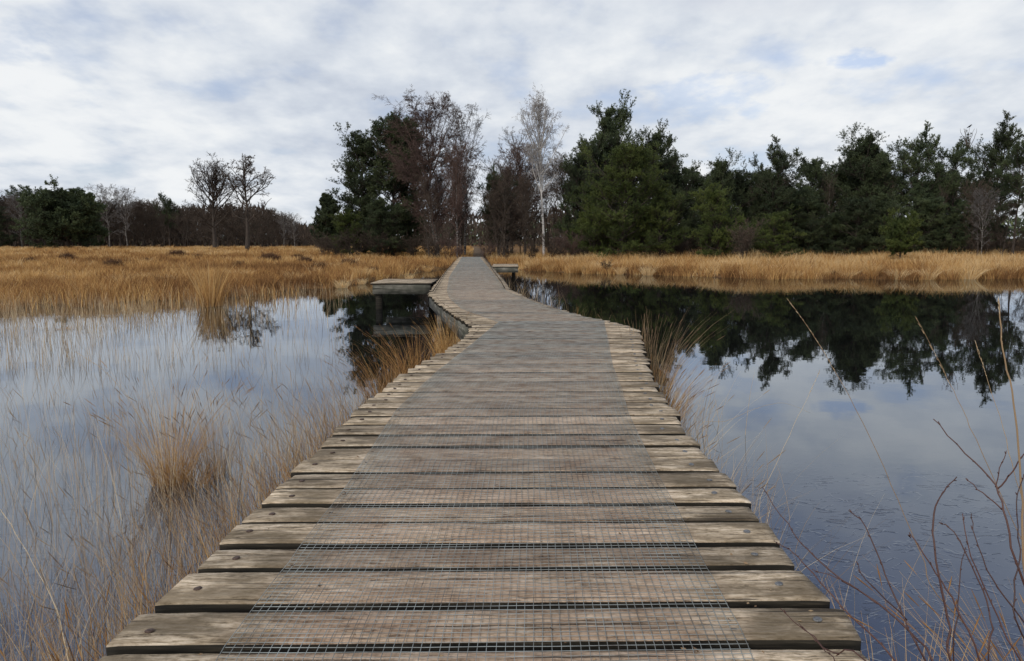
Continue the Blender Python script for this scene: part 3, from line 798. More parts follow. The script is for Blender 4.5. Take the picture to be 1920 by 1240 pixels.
oak = ((.2, .55), (.4, 1), (.65, .95), (.85, .6), (1, .2))
proto('oak', bare_tree(K, 3.9, 43, oak, nl=40, t0=.24, ang=58, angtop=26, m=(8, 6, 4), tr=.028, wob_=.15, twig_r=.017, trunk_w=.015, rat=(.45, .45, .5)), M['bark_dark'], M['twig_brown'])
proto('oak2', bare_tree(K, 3.4, 22, ((.15, .6), (.3, .95), (.5, 1), (.8, .6), (1, .2)), nl=26, t0=.14, ang=60, angtop=25, m=(7, 7, 4), tr=.026, wob_=.24, twig_r=.018, trunk_w=.02, rat=(.4, .45, .5)), M['bark_dark'], M['twig_brown'])
bprof = ((.15, .4), (.35, .75), (.6, 1), (.88, .95), (1, .5))
proto('birch_red', bare_tree(K, 2.7, 23, bprof, nl=44, t0=.2, ang=42, angtop=30, m=(10, 9, 8), tr=.016, wob_=.12, droop=.06, stems=2, twig_r=.008, spread=.22, limb_in_trunk=False, trunk_w=.05), M['bark_birch_grey'], M['twig_red'])
proto('birch_red2', bare_tree(K, 2.5, 24, bprof, nl=32, t0=.2, ang=38, angtop=25, m=(10, 8, 7), tr=.014, wob_=.12, droop=.06, twig_r=.0085, limb_in_trunk=False), M['bark_birch_grey'], M['twig_red'])
proto('birch_white', bare_tree(K, 1.75, 25, ((.3, .8), (.45, .9), (.6, 1.0), (.72, .8), (.86, .5), (1, .15)), nl=42, t0=.36, ang=34, angtop=26, m=(8, 7, 4), tr=.013, wob_=.10, droop=.09, twig_r=.0075), M['bark_birch'], M['twig_pale'])
proto('birch_thin', bare_tree(K, 1.5, 35, bprof, nl=24, t0=.4, ang=35, angtop=25, m=(7, 5, 3), tr=.011, twig_r=.009, limb_in_trunk=False), M['bark_birch'], M['twig_brown'])
proto('birch_pale', bare_tree(K, 2.5, 26, bprof, nl=26, t0=.25, ang=40, angtop=25, m=(8, 6, 4), tr=.013, droop=.06, twig_r=.013), M['bark_birch_grey'], M['twig_grey'])
wood = ((.1, .5), (.3, .9), (.6, 1), (.85, .8), (1, .3))
proto('bare_a', bare_tree(K, 2.7, 27, wood, nl=32, t0=.1, ang=45, angtop=25, m=(9, 7, 5), tr=.014, twig_r=.011), M['bark_dark'], M['twig_brown'])
proto('bare_b', bare_tree(K, 2.4, 28, wood, nl=28, t0=.12, ang=42, angtop=25, m=(8, 6, 4), tr=.014, twig_r=.011, stems=2), M['bark_dark'], M['twig_brown'])
proto('bare_c', bare_tree(K, 3.2, 29, oak, nl=34, t0=.10, ang=60, angtop=30, m=(9, 7, 5), tr=.016, wob_=.16, twig_r=.011), M['bark_dark'], M['twig_brown'])
proto('bare_grey', bare_tree(K, 2.4, 30, bprof, nl=26, t0=.2, ang=40, angtop=25, m=(7, 6, 4), tr=.013, twig_r=.009), M['bark_birch_grey'], M['twig_grey'])
shr = ((0, .7), (.3, 1), (.7, .9), (1, .5))
proto('shrub_brown', bare_tree(K, 5.0, 31, shr, nl=36, t0=.06, ang=50, angtop=30, m=(8, 6, 3), tr=.012, stems=6, twig_r=.03, spread=.7), M['bark_dark'], M['twig_brown'])
proto('shrub_red', bare_tree(K, 4.0, 32, shr, nl=36, t0=.06, ang=40, angtop=25, m=(7, 5, 3), tr=.010, stems=7, twig_r=.03, spread=.6), M['twig_shrub'], M['twig_red'])

# the trees one can single out ------------------------------------------------
T = place
T('pine_dome', 'pine_tree', 128, 108, 350, K, 'broad dome-shaped dark pine standing alone before the bare wood on the left', 'tree', sx=1.12)
T('oak', 'bare_oak', 402, 100, 296, K, 'bare round-crowned oak, the fuller of the two leafless trees in the left field', 'tree', sx=1.15)
T('oak2', 'bare_oak', 463, 97, 290, K, 'gnarled thinner bare oak beside the fuller one in the left field', 'tree', sx=1.15)
T('spruce', 'pine_tree', 621, 84, 364, K, 'small conical dark conifer standing left of the big pine clump', 'tree', sx=.9)
T('pine_full', 'pine_tree', 734, 64, 220, K, 'tallest dark green pine of the clump left of the path, bare birch behind its shoulder', 'tree', sx=1.0)
T('pine_full2', 'pine_tree', 683, 65, 252, K, 'dark pine forming the left edge of the tall clump left of the path', 'tree', sx=.98)
T('pine_full', 'pine_tree', 770, 66, 268, K, 'dark pine half hidden by the reddish birch left of the path', 'tree', sx=.8)
T('pine_light', 'pine_tree', 655, 62, 395, K, 'low spreading dark pine at the left foot of the tall pine clump', 'tree', sx=1.2)
T('pine_full2', 'pine_tree', 722, 60, 372, K, 'bushy young pine at the front foot of the tall left clump', 'tree', sx=1.2)
T('birch_red', 'birch_tree', 822, 59, 174, K, 'tall bare reddish birch with a forked pale trunk left of the path', 'tree', sx=1.15)
T('birch_pale', 'birch_tree', 872, 62, 198, K, 'pale bare birch leaning out over the path from the left', 'tree', sx=.7)
T('birch_white', 'birch_tree', 1020, 56, 166, K, 'slender white-barked birch with a pale feathery crown right of the path', 'tree', rz=1.0, sx=.78)
T('bare_grey', 'bare_tree', 950, 66, 236, K, 'grey leafless tree with upright twigs just right of the path gap', 'tree', sx=1.1)
T('birch_red2', 'birch_tree', 985, 64, 262, K, 'reddish bare birch between the grey tree and the white birch', 'tree', sx=1.15)
T('pine_tall2', 'pine_tree', 935, 62, 315, K, 'small dark pine showing through bare twigs right of the path gap', 'tree', sx=.8)
T('bare_c', 'bare_tree', 945, 58, 330, K, 'dense dark brown leafless tree arching at the right edge of the path', 'tree', sx=1.5)
T('pine_tall', 'pine_tree', 1122, 59, 180, K, 'tallest pine right of the white birch, open candle-like top', 'tree', sx=.78)
T('pine_full2', 'pine_tree', 1082, 58, 262, K, 'dark pine right behind the white birch trunk', 'tree', sx=.75)
T('pine_tall', 'pine_tree', 1218, 58, 230, K, 'tall pine with ragged leaning top right of the tallest pine', 'tree', sx=.8, rz=2.0)
T('pine_full2', 'pine_tree', 1268, 60, 288, K, 'shorter dark pine at the right shoulder of the tall pine group', 'tree', sx=.8)
T('pine_light', 'pine_tree', 1165, 51, 262, K, 'big bushy yellow-green pine in front of the tall pine group', 'tree', sx=.98)
T('pine_light2', 'pine_tree', 1110, 52, 330, K, 'mid green bushy pine low beside the white birch', 'tree', sx=1.0)
T('pine_light2', 'pine_tree', 1240, 51, 330, K, 'mid green pine low at the right side of the big bushy pine', 'tree', sx=1.05)
T('pine_tall', 'pine_tree', 1330, 53, 290, K, 'pine with open spiky top left of the dip in the treeline', 'tree', sx=.85)
T('pine_tall2', 'pine_tree', 1440, 54, 263, K, 'pine with pointed open top near the middle of the right treeline', 'tree', sx=.85, rz=.5)
T('pine_full', 'pine_tree', 1385, 54, 322, K, 'dark pine filling the gap between two spiky-topped pines', 'tree', sx=1.0)
T('pine_light', 'pine_tree', 1355, 48, 345, K, 'yellow-green spreading pine with bare lower limbs on the bank', 'tree', sx=1.1)
T('pine_light2', 'pine_tree', 1450, 47, 392, K, 'low bushy green pine at the right end of the green bank pines', 'tree', sx=1.3)
T('pine_full2', 'pine_tree', 1535, 62, 296, K, 'dark round-topped pine in the dip right of the pointed pine', 'tree', sx=1.0)
T('pine_tall', 'pine_tree', 1635, 60, 235, K, 'wide open-topped pine, left of the two high ones on the right', 'tree', sx=1.0, rz=3.0)
T('pine_tall2', 'pine_tree', 1708, 60, 238, K, 'high pine close against the wide open-topped pine on its right', 'tree', sx=.85)
T('pine_umb', 'pine_tree', 1785, 61, 262, K, 'umbrella pine with layered flat crown and sky under it', 'tree', sx=1.0)
uR = T('pine_tall2', 'pine_tree', 1852, 62, 220, K, 'highest pine at the right, leaning tip above the umbrella pine', 'tree', sx=.8)
T('pine_umb', 'pine_tree', 1900, 56, 262, K, 'flat-crowned pine with tall bare dark trunk at the right edge', 'tree', sx=.95, rz=2.2)
T('pine_small', 'pine_tree', 1690, 43.5, 397, K, 'small yellow-green pine with twin bare trunks standing in the golden grass', 'tree', sx=.9)
T('birch_thin', 'birch_tree', 1551, 56, 318, K, 'thin white birch trunk against dark pines below the treeline dip', 'tree', sx=.6)
T('birch_thin', 'birch_tree', 1765, 57, 345, K, 'thin white birch trunk just right of the small pine in the grass', 'tree', sx=.6)
T('bare_a', 'bare_tree', 1835, 54, 335, K, 'brown leafless tree with dense twigs near the right edge', 'tree', sx=1.0)
T('birch_pale', 'birch_tree', 1842, 53, 352, K, 'low pale-trunked birch amid brown twigs near the right edge', 'tree', sx=.8)
T('bare_b', 'bare_tree', 1882, 55, 372, K, 'low brown twiggy tree under the flat-crowned pine at the right edge', 'tree', sx=1.1)
for px, yt, k in ((1600, 372, 'pine_full'), (1515, 372, 'pine_full2'), (1560, 400, 'pine_full'), (1650, 362, 'pine_full2'), (1745, 372, 'pine_full'), (1780, 400, 'pine_full2'), (1480, 350, 'pine_full')):
    T(k, 'pine_tree', px, random.uniform(54, 57), yt, K, 'dark lower pine in the shaded front row of the right-hand wood', 'tree', 'lower dark pines of the right wood', sx=1.25)
# second and third rows of the right-hand wood
for row, (Yr, dx) in enumerate(((67, 42), (76, 50))):
    px = 935 + row * 15
    while px < 2300:
        yt = np.interp(px, [1040, 1180, 1290, 1400, 1500, 1620, 1760, 1850, 1960, 2300], [290, 265, 320, 315, 320, 275, 310, 330, 330, 300]) + random.uniform(0, 28) + row * 12
        k = random.choice(['pine_full', 'pine_full2', 'bare_a', 'pine_full', 'bare_b'])
        if px < 1040: k = random.choice(['bare_a', 'bare_b', 'bare_c'])
        b = k.startswith('bare')
        if px > 1835 and not b: yt += 70
        T(k, 'bare_tree' if b else 'pine_tree', px, Yr + random.uniform(-3, 3), yt, K,
          'leafless brown tree deep in the right-hand wood' if b else 'dark pine deep in the right-hand wood behind the front row', 'tree',
          'bare trees deep in the right wood' if b else 'pines deep in the right wood', sx=random.uniform(.9, 1.15))
        px += dx + random.uniform(-8, 8)
# bare trees lining both sides of the path beyond the boardwalk
for i, Yr in enumerate((56, 60, 64, 69, 74, 80, 87, 95, 104)):
    for s, xo in ((-1, -4.5), (-1, -6.4), (1, -.4), (1, 1.6)):
        pc = -1.95 - (Yr - 47) * 0.052
        x = pc + (-1.6 if xo < -2 else 1.6) + (0 if xo in (-4.5, -.4) else (-2.0 if xo < -2 else 1.9)) + random.uniform(-.35, .35)
        h = random.uniform(5.6, 7.6) if s < 0 else random.uniform(4.6, 6.6)
        T(random.choice(['bare_a', 'bare_b', 'birch_red2'] if s < 0 else ['bare_a', 'bare_b', 'bare_c']), 'bare_tree', x, Yr + random.uniform(-1.5, 1.5), None, K,
          'dark leafless tree in the row along the ' + ('left' if s < 0 else 'right') + ' side of the path', 'tree',
          'bare trees along the ' + ('left' if s < 0 else 'right') + ' side of the path', sx=.85 if xo in (-4.5, -.4) else 1.1, px_is_x=True).scale = (h / K * .62, h / K * .62, h / K * .95)
# the bare wood across the left field
for row, (Yr, dx) in enumerate(((128, 19), (136, 20), (146, 22))):
    px = -260 + row * 7
    while px < 600:
        yt = np.interp(px, [-200, 0, 40, 100, 200, 250, 300, 340, 420, 500, 530, 560, 600], [360, 366, 362, 372, 368, 372, 374, 380, 385, 388, 402, 420, 425]) + random.uniform(-4, 12)
        T(random.choice(['bare_a', 'bare_b', 'bare_c']), 'bare_tree', px, Yr + random.uniform(-3, 3), yt, K,
          'dark brown leafless tree in the bare wood across the left field', 'tree', 'bare trees of the left wood', sx=random.uniform(1.0, 1.5))
        px += dx + random.uniform(-5, 5)
for px, yt, l in ((40, 352, 'grey leafless tree top rising left of the dome-shaped pine'), (205, 345, 'pale birch crown just right of the dome-shaped pine'), (238, 352, 'second pale birch crown right of the dome-shaped pine'),
                  (532, 396, 'small pale birch at the right end of the left wood'), (552, 400, 'faint pale birch, last at the right end of the left wood')):
    T('birch_pale', 'birch_tree', px, 124, yt, K, l, 'tree', sx=1.1)
T('pine_umb', 'pine_tree', 318, 126, 364, K, 'small flat-crowned pine poking out of the left wood beside the bare oaks', 'tree', sx=.9)
T('pine_full', 'pine_tree', -4, 120, 388, K, 'dark pine cut by the left edge of the picture', 'tree', sx=1.3)
# underwood
SH = [(838, 53, 438, 'shrub_red', 'reddish twiggy shrub at the left of the boardwalk end'), (858, 51, 455, 'shrub_red', 'low reddish shrub touching the left corner of the boardwalk end'),
      (812, 56, 446, 'shrub_brown', 'brown brush under the forked birch'), (915, 53, 452, 'shrub_red', 'low reddish brush right of the boardwalk end'),
      (950, 52, 452, 'shrub_brown', 'brown brush behind the small right landing stage'), (1000, 51, 448, 'shrub_brown', 'brown brush at the foot of the white birch'),
      (1062, 50, 432, 'shrub_red', 'reddish shrub right of the white birch foot'), (1045, 49, 450, 'shrub_brown', 'low brown brush before the reddish shrub'),
      (1395, 46, 410, 'shrub_brown', 'grey-brown leafless shrub under the yellow-green spreading pine'), (1138, 40.3, 486, 'shrub_brown', 'small dark brown bush at the water edge on the right bank')]
for px, Yr, yt, k, l in SH: T(k, 'twiggy_shrub', px, Yr, yt, K, l, 'shrub', sx=1.0)
rs = np.random.default_rng(5)
for px in range(600, 2000, 34):
    if 835 < px < 1040: continue
    Yr = 59 if px < 900 else 53.5 + (px > 1480) * 4
    T('shrub_brown', 'twiggy_shrub', px + rs.uniform(-8, 8), Yr + rs.uniform(-1, 1), rs.uniform(428, 446), K, 'dark leafless underwood at the foot of the pines', 'shrub', 'underwood shrubs at the foot of the pines', sx=1.3)

# a single far-off wood closes the horizon
def distant_wood():
    mb = MB(); rng = np.random.default_rng(77)
    n = 26000
    az = rng.uniform(-1.05, 1.05, n); dd = rng.uniform(190, 235, n)
    x = dd * np.tan(az) * 1.0; y = dd
    hmax = np.interp(x / dd * 1400 + 960, [400, 510, 560, 610, 2000], [0, 0, -2.2, 0, 0]) + 7.0 + 1.0 * np.sin(x * .05) + 0.7 * np.sin(x * .16 + 1) + .5 * np.sin(x * .43 + 2)
    z = rng.uniform(0, 1, n) ** .8 * hmax
    c = np.stack([x, y, z], 1)
    s = rng.uniform(.5, 1.4, n)[:, None]
    a = norm(rng.normal(0, 1, (n, 3))) * s; b = norm(rng.normal(0, 1, (n, 3))) * s
    mb.add(np.stack([c - a, c + b, c + a * .8 + b * .3], 1).reshape(-1, 3), tris=np.arange(n * 3).reshape(-1, 3), tint=np.repeat(rng.uniform(0, 1, n), 3))
    return tag(mb.build('distant_wood', M['needles']), 'dark far-off wood closing the horizon', 'wood', kind='stuff')
distant_wood()
def wood_depth():
    mb = MB(); rng = np.random.default_rng(78); n = 30000
    px = np.where(rng.uniform(0, 1, n) < .75, rng.uniform(-700, 590, n), rng.uniform(590, 1500, n)); dd = rng.uniform(150, 172, n); x = (px - 960) / 1400 * dd
    hmax = np.interp(px, [-700, 480, 520, 560, 590, 640, 1500], [8.0, 7.8, 7.0, 4.6, 4.0, 7.0, 7.5]) + .5 * np.sin(x * .2) + .4 * np.sin(x * .57 + 1) + .3 * np.sin(x * 1.3 + 2)
    z = rng.uniform(0, 1, n) * hmax
    c = np.stack([x, dd, z], 1)
    # long thin stems and brush, much taller than wide
    up = np.stack([rng.normal(0, .25, n), rng.normal(0, .2, n), rng.uniform(.5, 1.5, n)], 1)
    sd2 = norm(rng.normal(0, 1, (n, 3)) * [1, 1, .2]) * rng.uniform(.1, .4, n)[:, None]
    mb.add(np.stack([c - sd2, c + sd2, c + up], 1).reshape(-1, 3), tris=np.arange(n * 3).reshape(-1, 3), tint=np.repeat(rng.uniform(0, .6, n), 3))
    return tag(mb.build('wood_depths', M['twig_brown']), 'dark brown depths of the bare wood behind the left field', 'wood', kind='stuff')
wood_depth()

# small bird on the bare tip above the umbrella pine
def bird():
    Yr = 61; p = at_depth(1818, 238, Yr)
    root = tag(empty('bird', tuple(p)), 'small black bird perched on a bare twig above the umbrella pine', 'bird')
    pts = [(-.22, 0, -.10), (-.14, 0, -.04), (-.05, 0, 0), (.03, 0, .05), (.08, 0, .10), (.12, 0, .14), (.16, 0, .145), (.20, 0, .13)]
    mb = MB(); polytube(mb, pts, [.012, .03, .06, .065, .045, .042, .03, .006], 8)
    mb.build('body', M['bird'], root, smooth=True)
    # the dead twigs it sits on
    r2 = tag(empty('dead_branch', (p[0], Yr, p[2] - 1.7)), 'bare dead branch tips sticking up left of the highest right pine', 'branch')
    mb = MB(); g = random.Random(3)
    for k_ in range(7):
        q = [np.array([g.uniform(-.1, .1), 0, 0.0])]; dx = g.uniform(-.5, .3)
        for j in range(6): q.append(q[-1] + np.array([dx * .25 + g.uniform(-.08, .08), g.uniform(-.05, .05), .26 if k_ else .265]))
        if k_ == 0: q = [np.array([0, 0, 0.0]), np.array([.05, 0, .6]), np.array([-.03, 0, 1.1]), np.array([0, 0, 1.62])]
        polytube(mb, q, np.linspace(.03, .01, len(q)), 4)
    mb.build('twigs', M['twig_brown'], r2)
bird()

# path beyond the boardwalk
mb = MB(); V = []; q = []
yy_ = np.arange(YE - 0.6, 150, 1.0)
for k_, y in enumerate(yy_):
    pc = -1.95 - (y - 47) * 0.052
    for xo in (-.75, -.3, .3, .75):
        x = pc + xo; V.append((x, y, float(hgt_at(np.array(x), np.array(y))) + .03 + (.03 if abs(xo) < .5 else 0)))
for k_ in range(len(yy_) - 1):
    for j in range(3): a = k_ * 4 + j; q.append((a, a + 1, a + 5, a + 4))
mb.add(V, q); tag(mb.build('path', M['path'], smooth=True), kind='structure')

# ------------------------------------------------------------ grasses
def onpath(x, y): return (np.abs(x - (-1.95 - (y - 47) * 0.052)) < 0.75) & (y > 46)
def ondeck(x, y):
    return (y > 1) & (y < YE) & (x > eL(y) - 0.05) & (x < eR(y) + 0.05)
def clumps(mb, cx_, cy_, nb, h, spread, lean, wdt, tint, rng, zoff=None, lev_=3, droop=.12, jit=.12):
    n = len(cx_)
    nb = np.broadcast_to(nb, (n,)).astype(int)
    idx = np.repeat(np.arange(n), nb); N_ = len(idx)
    a = rng.uniform(0, 6.28, N_); r = np.sqrt(rng.uniform(0, 1, N_))
    sp = np.broadcast_to(spread, (n,))[idx]; hh = np.broadcast_to(h, (n,))[idx] * rng.uniform(.55, 1.12, N_)
    x = cx_[idx] + np.cos(a) * r * sp; y = cy_[idx] + np.sin(a) * r * sp
    z = hgt_at(x, y) if zoff is None else np.full(N_, zoff)
    z = np.maximum(z, -0.05) - 0.02
    ln = np.stack([np.cos(a), np.sin(a)], 1) * (r * np.broadcast_to(lean, (n,))[idx] * hh)[:, None] + rng.normal(0, .10, (N_, 2)) * hh[:, None]
    tt = np.clip(np.broadcast_to(tint, (n,))[idx] + rng.normal(0, jit, N_), 0, 1)
    ribbons(mb, np.stack([x, y, z], 1), hh, ln, np.broadcast_to(wdt, (n,))[idx], droop, lev_, tt, rng)

rg = np.random.default_rng(11)
def field(name, label, n, px0, px1, y0, y1, hfun, tfun, nb, seed):
    rng = np.random.default_rng(seed); mb = MB()
    px = rng.uniform(px0, px1, n); d = y0 * (y1 / y0) ** rng.uniform(0, 1, n)
    x = (px - 960) / 1400 * d; s = sdist(x, d)
    ok = (s > -0.2 - 0.9 * rng.uniform(0, 1, n) ** 3) & ~onpath(x, d) & ~ondeck(x, d)
    x, d, s = x[ok], d[ok], s[ok]
    pat = np.sin(x * .8 + 1.3 * np.sin(d * .5)) * np.sin(d * .7 + x * .2)
    h, t = hfun(x, d, s, pat, rng), tfun(x, d, s, pat, rng)
    clumps(mb, x, d, nb, h, 0.16 + d * .002, 0.55, 0.0028 + d * 0.00022, t, rng)
    return tag(mb.build(name, M['straw']), label, 'grass', kind='stuff')
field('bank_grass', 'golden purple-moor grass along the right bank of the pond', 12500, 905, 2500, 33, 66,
      lambda x, d, s, p, r: np.clip(.60 + .22 * p + r.normal(0, .15, len(x)), .18, 1.1) * np.interp(x, [0, 3, 12], [.75, .85, 1.0]) * np.interp(s, [0, 2.5], [.8, 1.0]),
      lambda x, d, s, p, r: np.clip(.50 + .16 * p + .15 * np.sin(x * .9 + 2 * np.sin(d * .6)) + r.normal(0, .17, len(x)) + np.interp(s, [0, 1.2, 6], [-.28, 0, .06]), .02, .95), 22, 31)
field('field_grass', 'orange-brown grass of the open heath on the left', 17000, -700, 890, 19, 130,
      lambda x, d, s, p, r: np.clip(.50 + .12 * p + r.normal(0, .09, len(x)), .2, .8) * np.interp(d, [20, 28, 45], [.95, .8, .85]),
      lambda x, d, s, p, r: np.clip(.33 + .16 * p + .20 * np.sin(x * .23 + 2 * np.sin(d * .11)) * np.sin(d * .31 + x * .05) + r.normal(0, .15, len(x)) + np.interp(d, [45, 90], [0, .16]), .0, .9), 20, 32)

# heather bushes in the left field
def heather(seed, n=420):
    rng = np.random.default_rng(seed); mb = MB()
    a = rng.uniform(0, 6.28, n); el = np.arccos(rng.uniform(0, 1, n))
    d = np.stack([np.sin(el) * np.cos(a), np.sin(el) * np.sin(a), np.cos(el)], 1)
    L = rng.uniform(.5, 1, n)[:, None]
    p1 = d * L * np.array([1, 1, .62]); tubes(mb, p1 * .1, p1, .012, .006, 3, rng.uniform(0, 1, n))
    k = 5; c = np.repeat(p1, k, 0) * rng.uniform(.6, 1.0, (n * k, 1)); e = c + rng.normal(0, .13, (n * k, 3)) + [0, 0, .07]
    tubes(mb, c, e, .012, .005, 3, rng.uniform(0, 1, n * k))
    return mb.mesh('heather_bush', M['heather'])
hm = [heather(1), heather(2)]
for px, py, s in ((508, 484, .95), (574, 486, .7), (278, 485, .55), (335, 476, .9), (372, 478, .6), (215, 495, .7), (600, 500, .6), (655, 492, .7), (560, 478, .6), (640, 478, .6),
                  (130, 480, .8), (60, 486, .6), (700, 500, .5), (450, 492, .55), (1568, 512, .35), (1865, 512, .5)):
    Yr = (CAMZ - .15) * 1400 / (py - 448 + 13)
    Yr = min(Yr, 75); x = (px - 960) / 1400 * Yr
    if px > 1000: Yr = 36.0 + (0.3 if px > 1500 else 1.0); x = (px - 960) / 1400 * Yr
    o = bpy.data.objects.new('heather_bush', hm[random.randint(0, 1)]); COL.objects.link(o)
    o.location = (x, Yr, float(hgt_at(np.array(x), np.array(Yr))) - .02); s *= 1.0; o.scale = (s, s, s * 1.15); o.rotation_euler = (0, 0, random.uniform(0, 6))
    if px < 1000: tag(o, 'dark brown heather bush low in the orange grass of the left field', 'heather', 'heather bushes in the left field')
    else: tag(o, 'dark brown heather bush at the water edge of the right bank', 'heather', 'heather bushes on the right bank')

# tussocks one can tell apart along both banks
def bank_tussock(seed, tint, h=.95, n=260):
    rng = np.random.default_rng(seed); mb = MB(); a = rng.uniform(0, 6.28, n); r = np.sqrt(rng.uniform(0, 1, n))
    base = np.stack([np.cos(a) * r * .26, np.sin(a) * r * .26, np.full(n, -.05)], 1); hh = h * rng.uniform(.4, 1.1, n)
    ln = (np.stack([np.cos(a), np.sin(a)], 1) * (r * .75)[:, None] + rng.normal(0, .16, (n, 2))) * hh[:, None]
    ribbons(mb, base, hh, ln, .009 * rng.uniform(.6, 1.3, n), .2, 5, np.clip(rng.normal(tint, .15, n), 0, 1), rng)
    return mb.mesh('bank_tussock', M['straw'])
btm = [bank_tussock(61, .75), bank_tussock(62, .9, .85), bank_tussock(63, .25, .6), bank_tussock(64, .12, .45), bank_tussock(65, .6, 1.05)]
rb = np.random.default_rng(66)
for px in list(np.linspace(985, 2010, 46)) + list(np.linspace(-60, 800, 34)):
    px = px + rb.uniform(-14, 14); rgt = px > 900
    x = 0.0; Yb = 30.0
    for _ in range(6): x = (px - 960) / 1400 * Yb; Yb = float(bank(x))
    Yb += rb.uniform(-.2, 2.2) if rgt else rb.uniform(-1.5, 9); x = (px - 960) / 1400 * Yb
    o = bpy.data.objects.new('grass_tussock', btm[rb.integers(0, 5)]); COL.objects.link(o)
    sc = rb.uniform(.55, 1.0) * (1 if rgt else .75); o.location = (x, Yb, max(float(hgt_at(np.array(x), np.array(Yb))), -.03)); o.scale = (sc * rb.uniform(.9, 1.5), sc, sc); o.rotation_euler = (0, 0, rb.uniform(0, 6))
    tag(o, 'dry moor-grass tussock standing out of the grass along the ' + ('right' if rgt else 'left') + ' bank', 'grass tussock', 'tussocks along the ' + ('right' if rgt else 'left') + ' bank')

# stems standing in the water on the left
def water_stems(name, label, n, sampler, hrange, w0, tint, seed, lean=.35, lev_=4, mat='pale_stem', bias=(0, 0), heads=0.0, droop=.15):
    rng = np.random.default_rng(seed); mb = MB()
    x, y = sampler(rng, n)
    ok = ~ondeck(x, y); x, y = x[ok], y[ok]; n = len(x)
    h = rng.uniform(*hrange, n); ln = (rng.normal(0, lean, (n, 2)) + np.array(bias)) * h[:, None]
    tt = np.clip(rng.normal(tint, .2, n), 0, 1)
    base = np.stack([x, y, np.full(n, -.03)], 1)
    ribbons(mb, base, h, ln, w0 * rng.uniform(.7, 1.3, n) * np.interp(y, [2, 8, 22], [.8, 1.3, 3.2]), droop, lev_, tt, rng)
    if heads:
        k = rng.uniform(0, 1, n) < heads
        tip = base[k] + np.concatenate([ln[k], (h[k] * (1 - droop))[:, None]], 1)
        d = norm(np.concatenate([ln[k] * 1.6, (h[k] * (1 - 3 * droop))[:, None]], 1))
        L = rng.uniform(.05, .12, len(tip))[:, None]
        tubes(mb, tip - d * L, tip - d * L * .4, .0010, .002, 3, tt[k] * .6); tubes(mb, tip - d * L * .4, tip + d * .01, .002, .0006, 3, tt[k] * .6)
    return tag(mb.build(name, M[mat]), label, 'grass', kind='stuff')
def samp_px(px0, px1, py0, py1, clump=0, dens=None):
    def f(rng, n):
        px = rng.uniform(px0, px1, n * 5); py = rng.uniform(py0, py1, n * 5)
        if dens is not None:
            k = rng.uniform(0, 1, n * 5) < dens(px, py); px, py = px[k], py[k]
        d = CAMZ * 1400 / (py - 448); x = (px - 960) / 1400 * d
        k = np.sin(x * 1.1 + 1.7 * np.sin(d * .9)) * np.sin(d * 1.3 + x * .4) + .6 * np.sin(x * 3.1 + d) * np.sin(d * 2.7) > rng.uniform(-1.3, .9, len(x))
        return x[k][:n], d[k][:n]
    return f
# far shallows: dense short stems, thinning towards open water
water_stems('shallows_grass', 'pale grass stems standing in the shallows before the left bank', 10500,
            samp_px(-400, 660, 540, 700, dens=lambda px, py: np.interp(py - np.interp(px, [-400, 0, 200, 420, 560, 660], [40, 30, 20, 5, -15, -25]), [535, 560, 580, 620, 700], [.9, 1, .40, .15, .08]) * np.interp(px, [0, 420, 660], [1, .6, .2])),
            (.14, .5), .0012, .55, 41, lean=.14, lev_=3, droop=.05)
water_stems('shallows_tufts', 'orange-brown grass thinning out into the pond before the left bank', 3200,
            samp_px(-500, 560, 528, 590, dens=lambda px, py: np.interp(py - np.interp(px, [-500, 0, 400, 560], [18, 12, 0, -12]), [528, 560, 585], [1, .7, .0])),
            (.35, .7), .0028, .38, 47, lean=.2, lev_=3, mat='straw')
# nearer open water: sparse thin stems
water_stems('pond_grass', 'thin sparse grass stems standing in the open water on the left', 1900,
            samp_px(-400, 640, 620, 1500, dens=lambda px, py: np.clip(np.interp(px, [-400, 150, 420, 640], [1, .8, .35, .35]), 0, 1)),
            (.18, .55), .0011, .45, 42, lean=.30, heads=.10, droop=.06)
# belt of arching stems along the left edge of the boardwalk
def edge_left(rng, n):
    y = 1.9 + 5.2 * rng.uniform(0, 1, n) ** 1.0; x = eL(y) - .02 - np.abs(rng.normal(0, .38, n)) - rng.uniform(0, .25, n)
    return x, y
water_stems('edge_grass', 'golden brown arching grass crowding the left edge of the boardwalk', 1500, edge_left, (.35, .85), .0016, .42, 43, lean=.26, bias=(-.22, .05), heads=.2, lev_=6, droop=.10)
water_stems('edge_grass', 'straw grass crowding the near left edge of the boardwalk', 700, lambda rng, n: ((lambda y: (eL(y) - .03 - np.abs(rng.normal(0, .16, n)), y))(rng.uniform(1.9, 5.5, n))), (.35, .8), .0018, .3, 48, lean=.2, bias=(-.2, .05), heads=.1, lev_=6, mat='straw', droop=.08)
water_stems('edge_grass', 'tall tan stems rising out of the water around the near-left tussock', 420, lambda rng, n: (-2.45 + rng.normal(0, .75, n), 5.2 + rng.normal(0, .8, n)), (.5, 1.05), .0010, .62, 49, lean=.16, bias=(-.12, 0), heads=.3, lev_=5, droop=.05)
water_stems('bank_stems', 'pale stems standing in the water beyond the right edge of the boardwalk', 260,
            lambda rng, n: ((lambda y: (eR(y) + .03 + np.abs(rng.normal(0, .3, n)), y))(rng.uniform(3.2, 8.5, n))), (.25, .8), .0013, .6, 44, lean=.3, bias=(.2, .05), heads=0, lev_=6, droop=.06)
water_stems('bank_stems', 'thin stems rising along the far right edge of the boardwalk', 260,
            lambda rng, n: ((lambda y: (eR(y) + .05 + np.abs(rng.normal(0, .5, n)), y))(rng.uniform(10.5, 24, n))), (.4, .9), .0010, .55, 45, lean=.25, bias=(.1, 0), lev_=5)

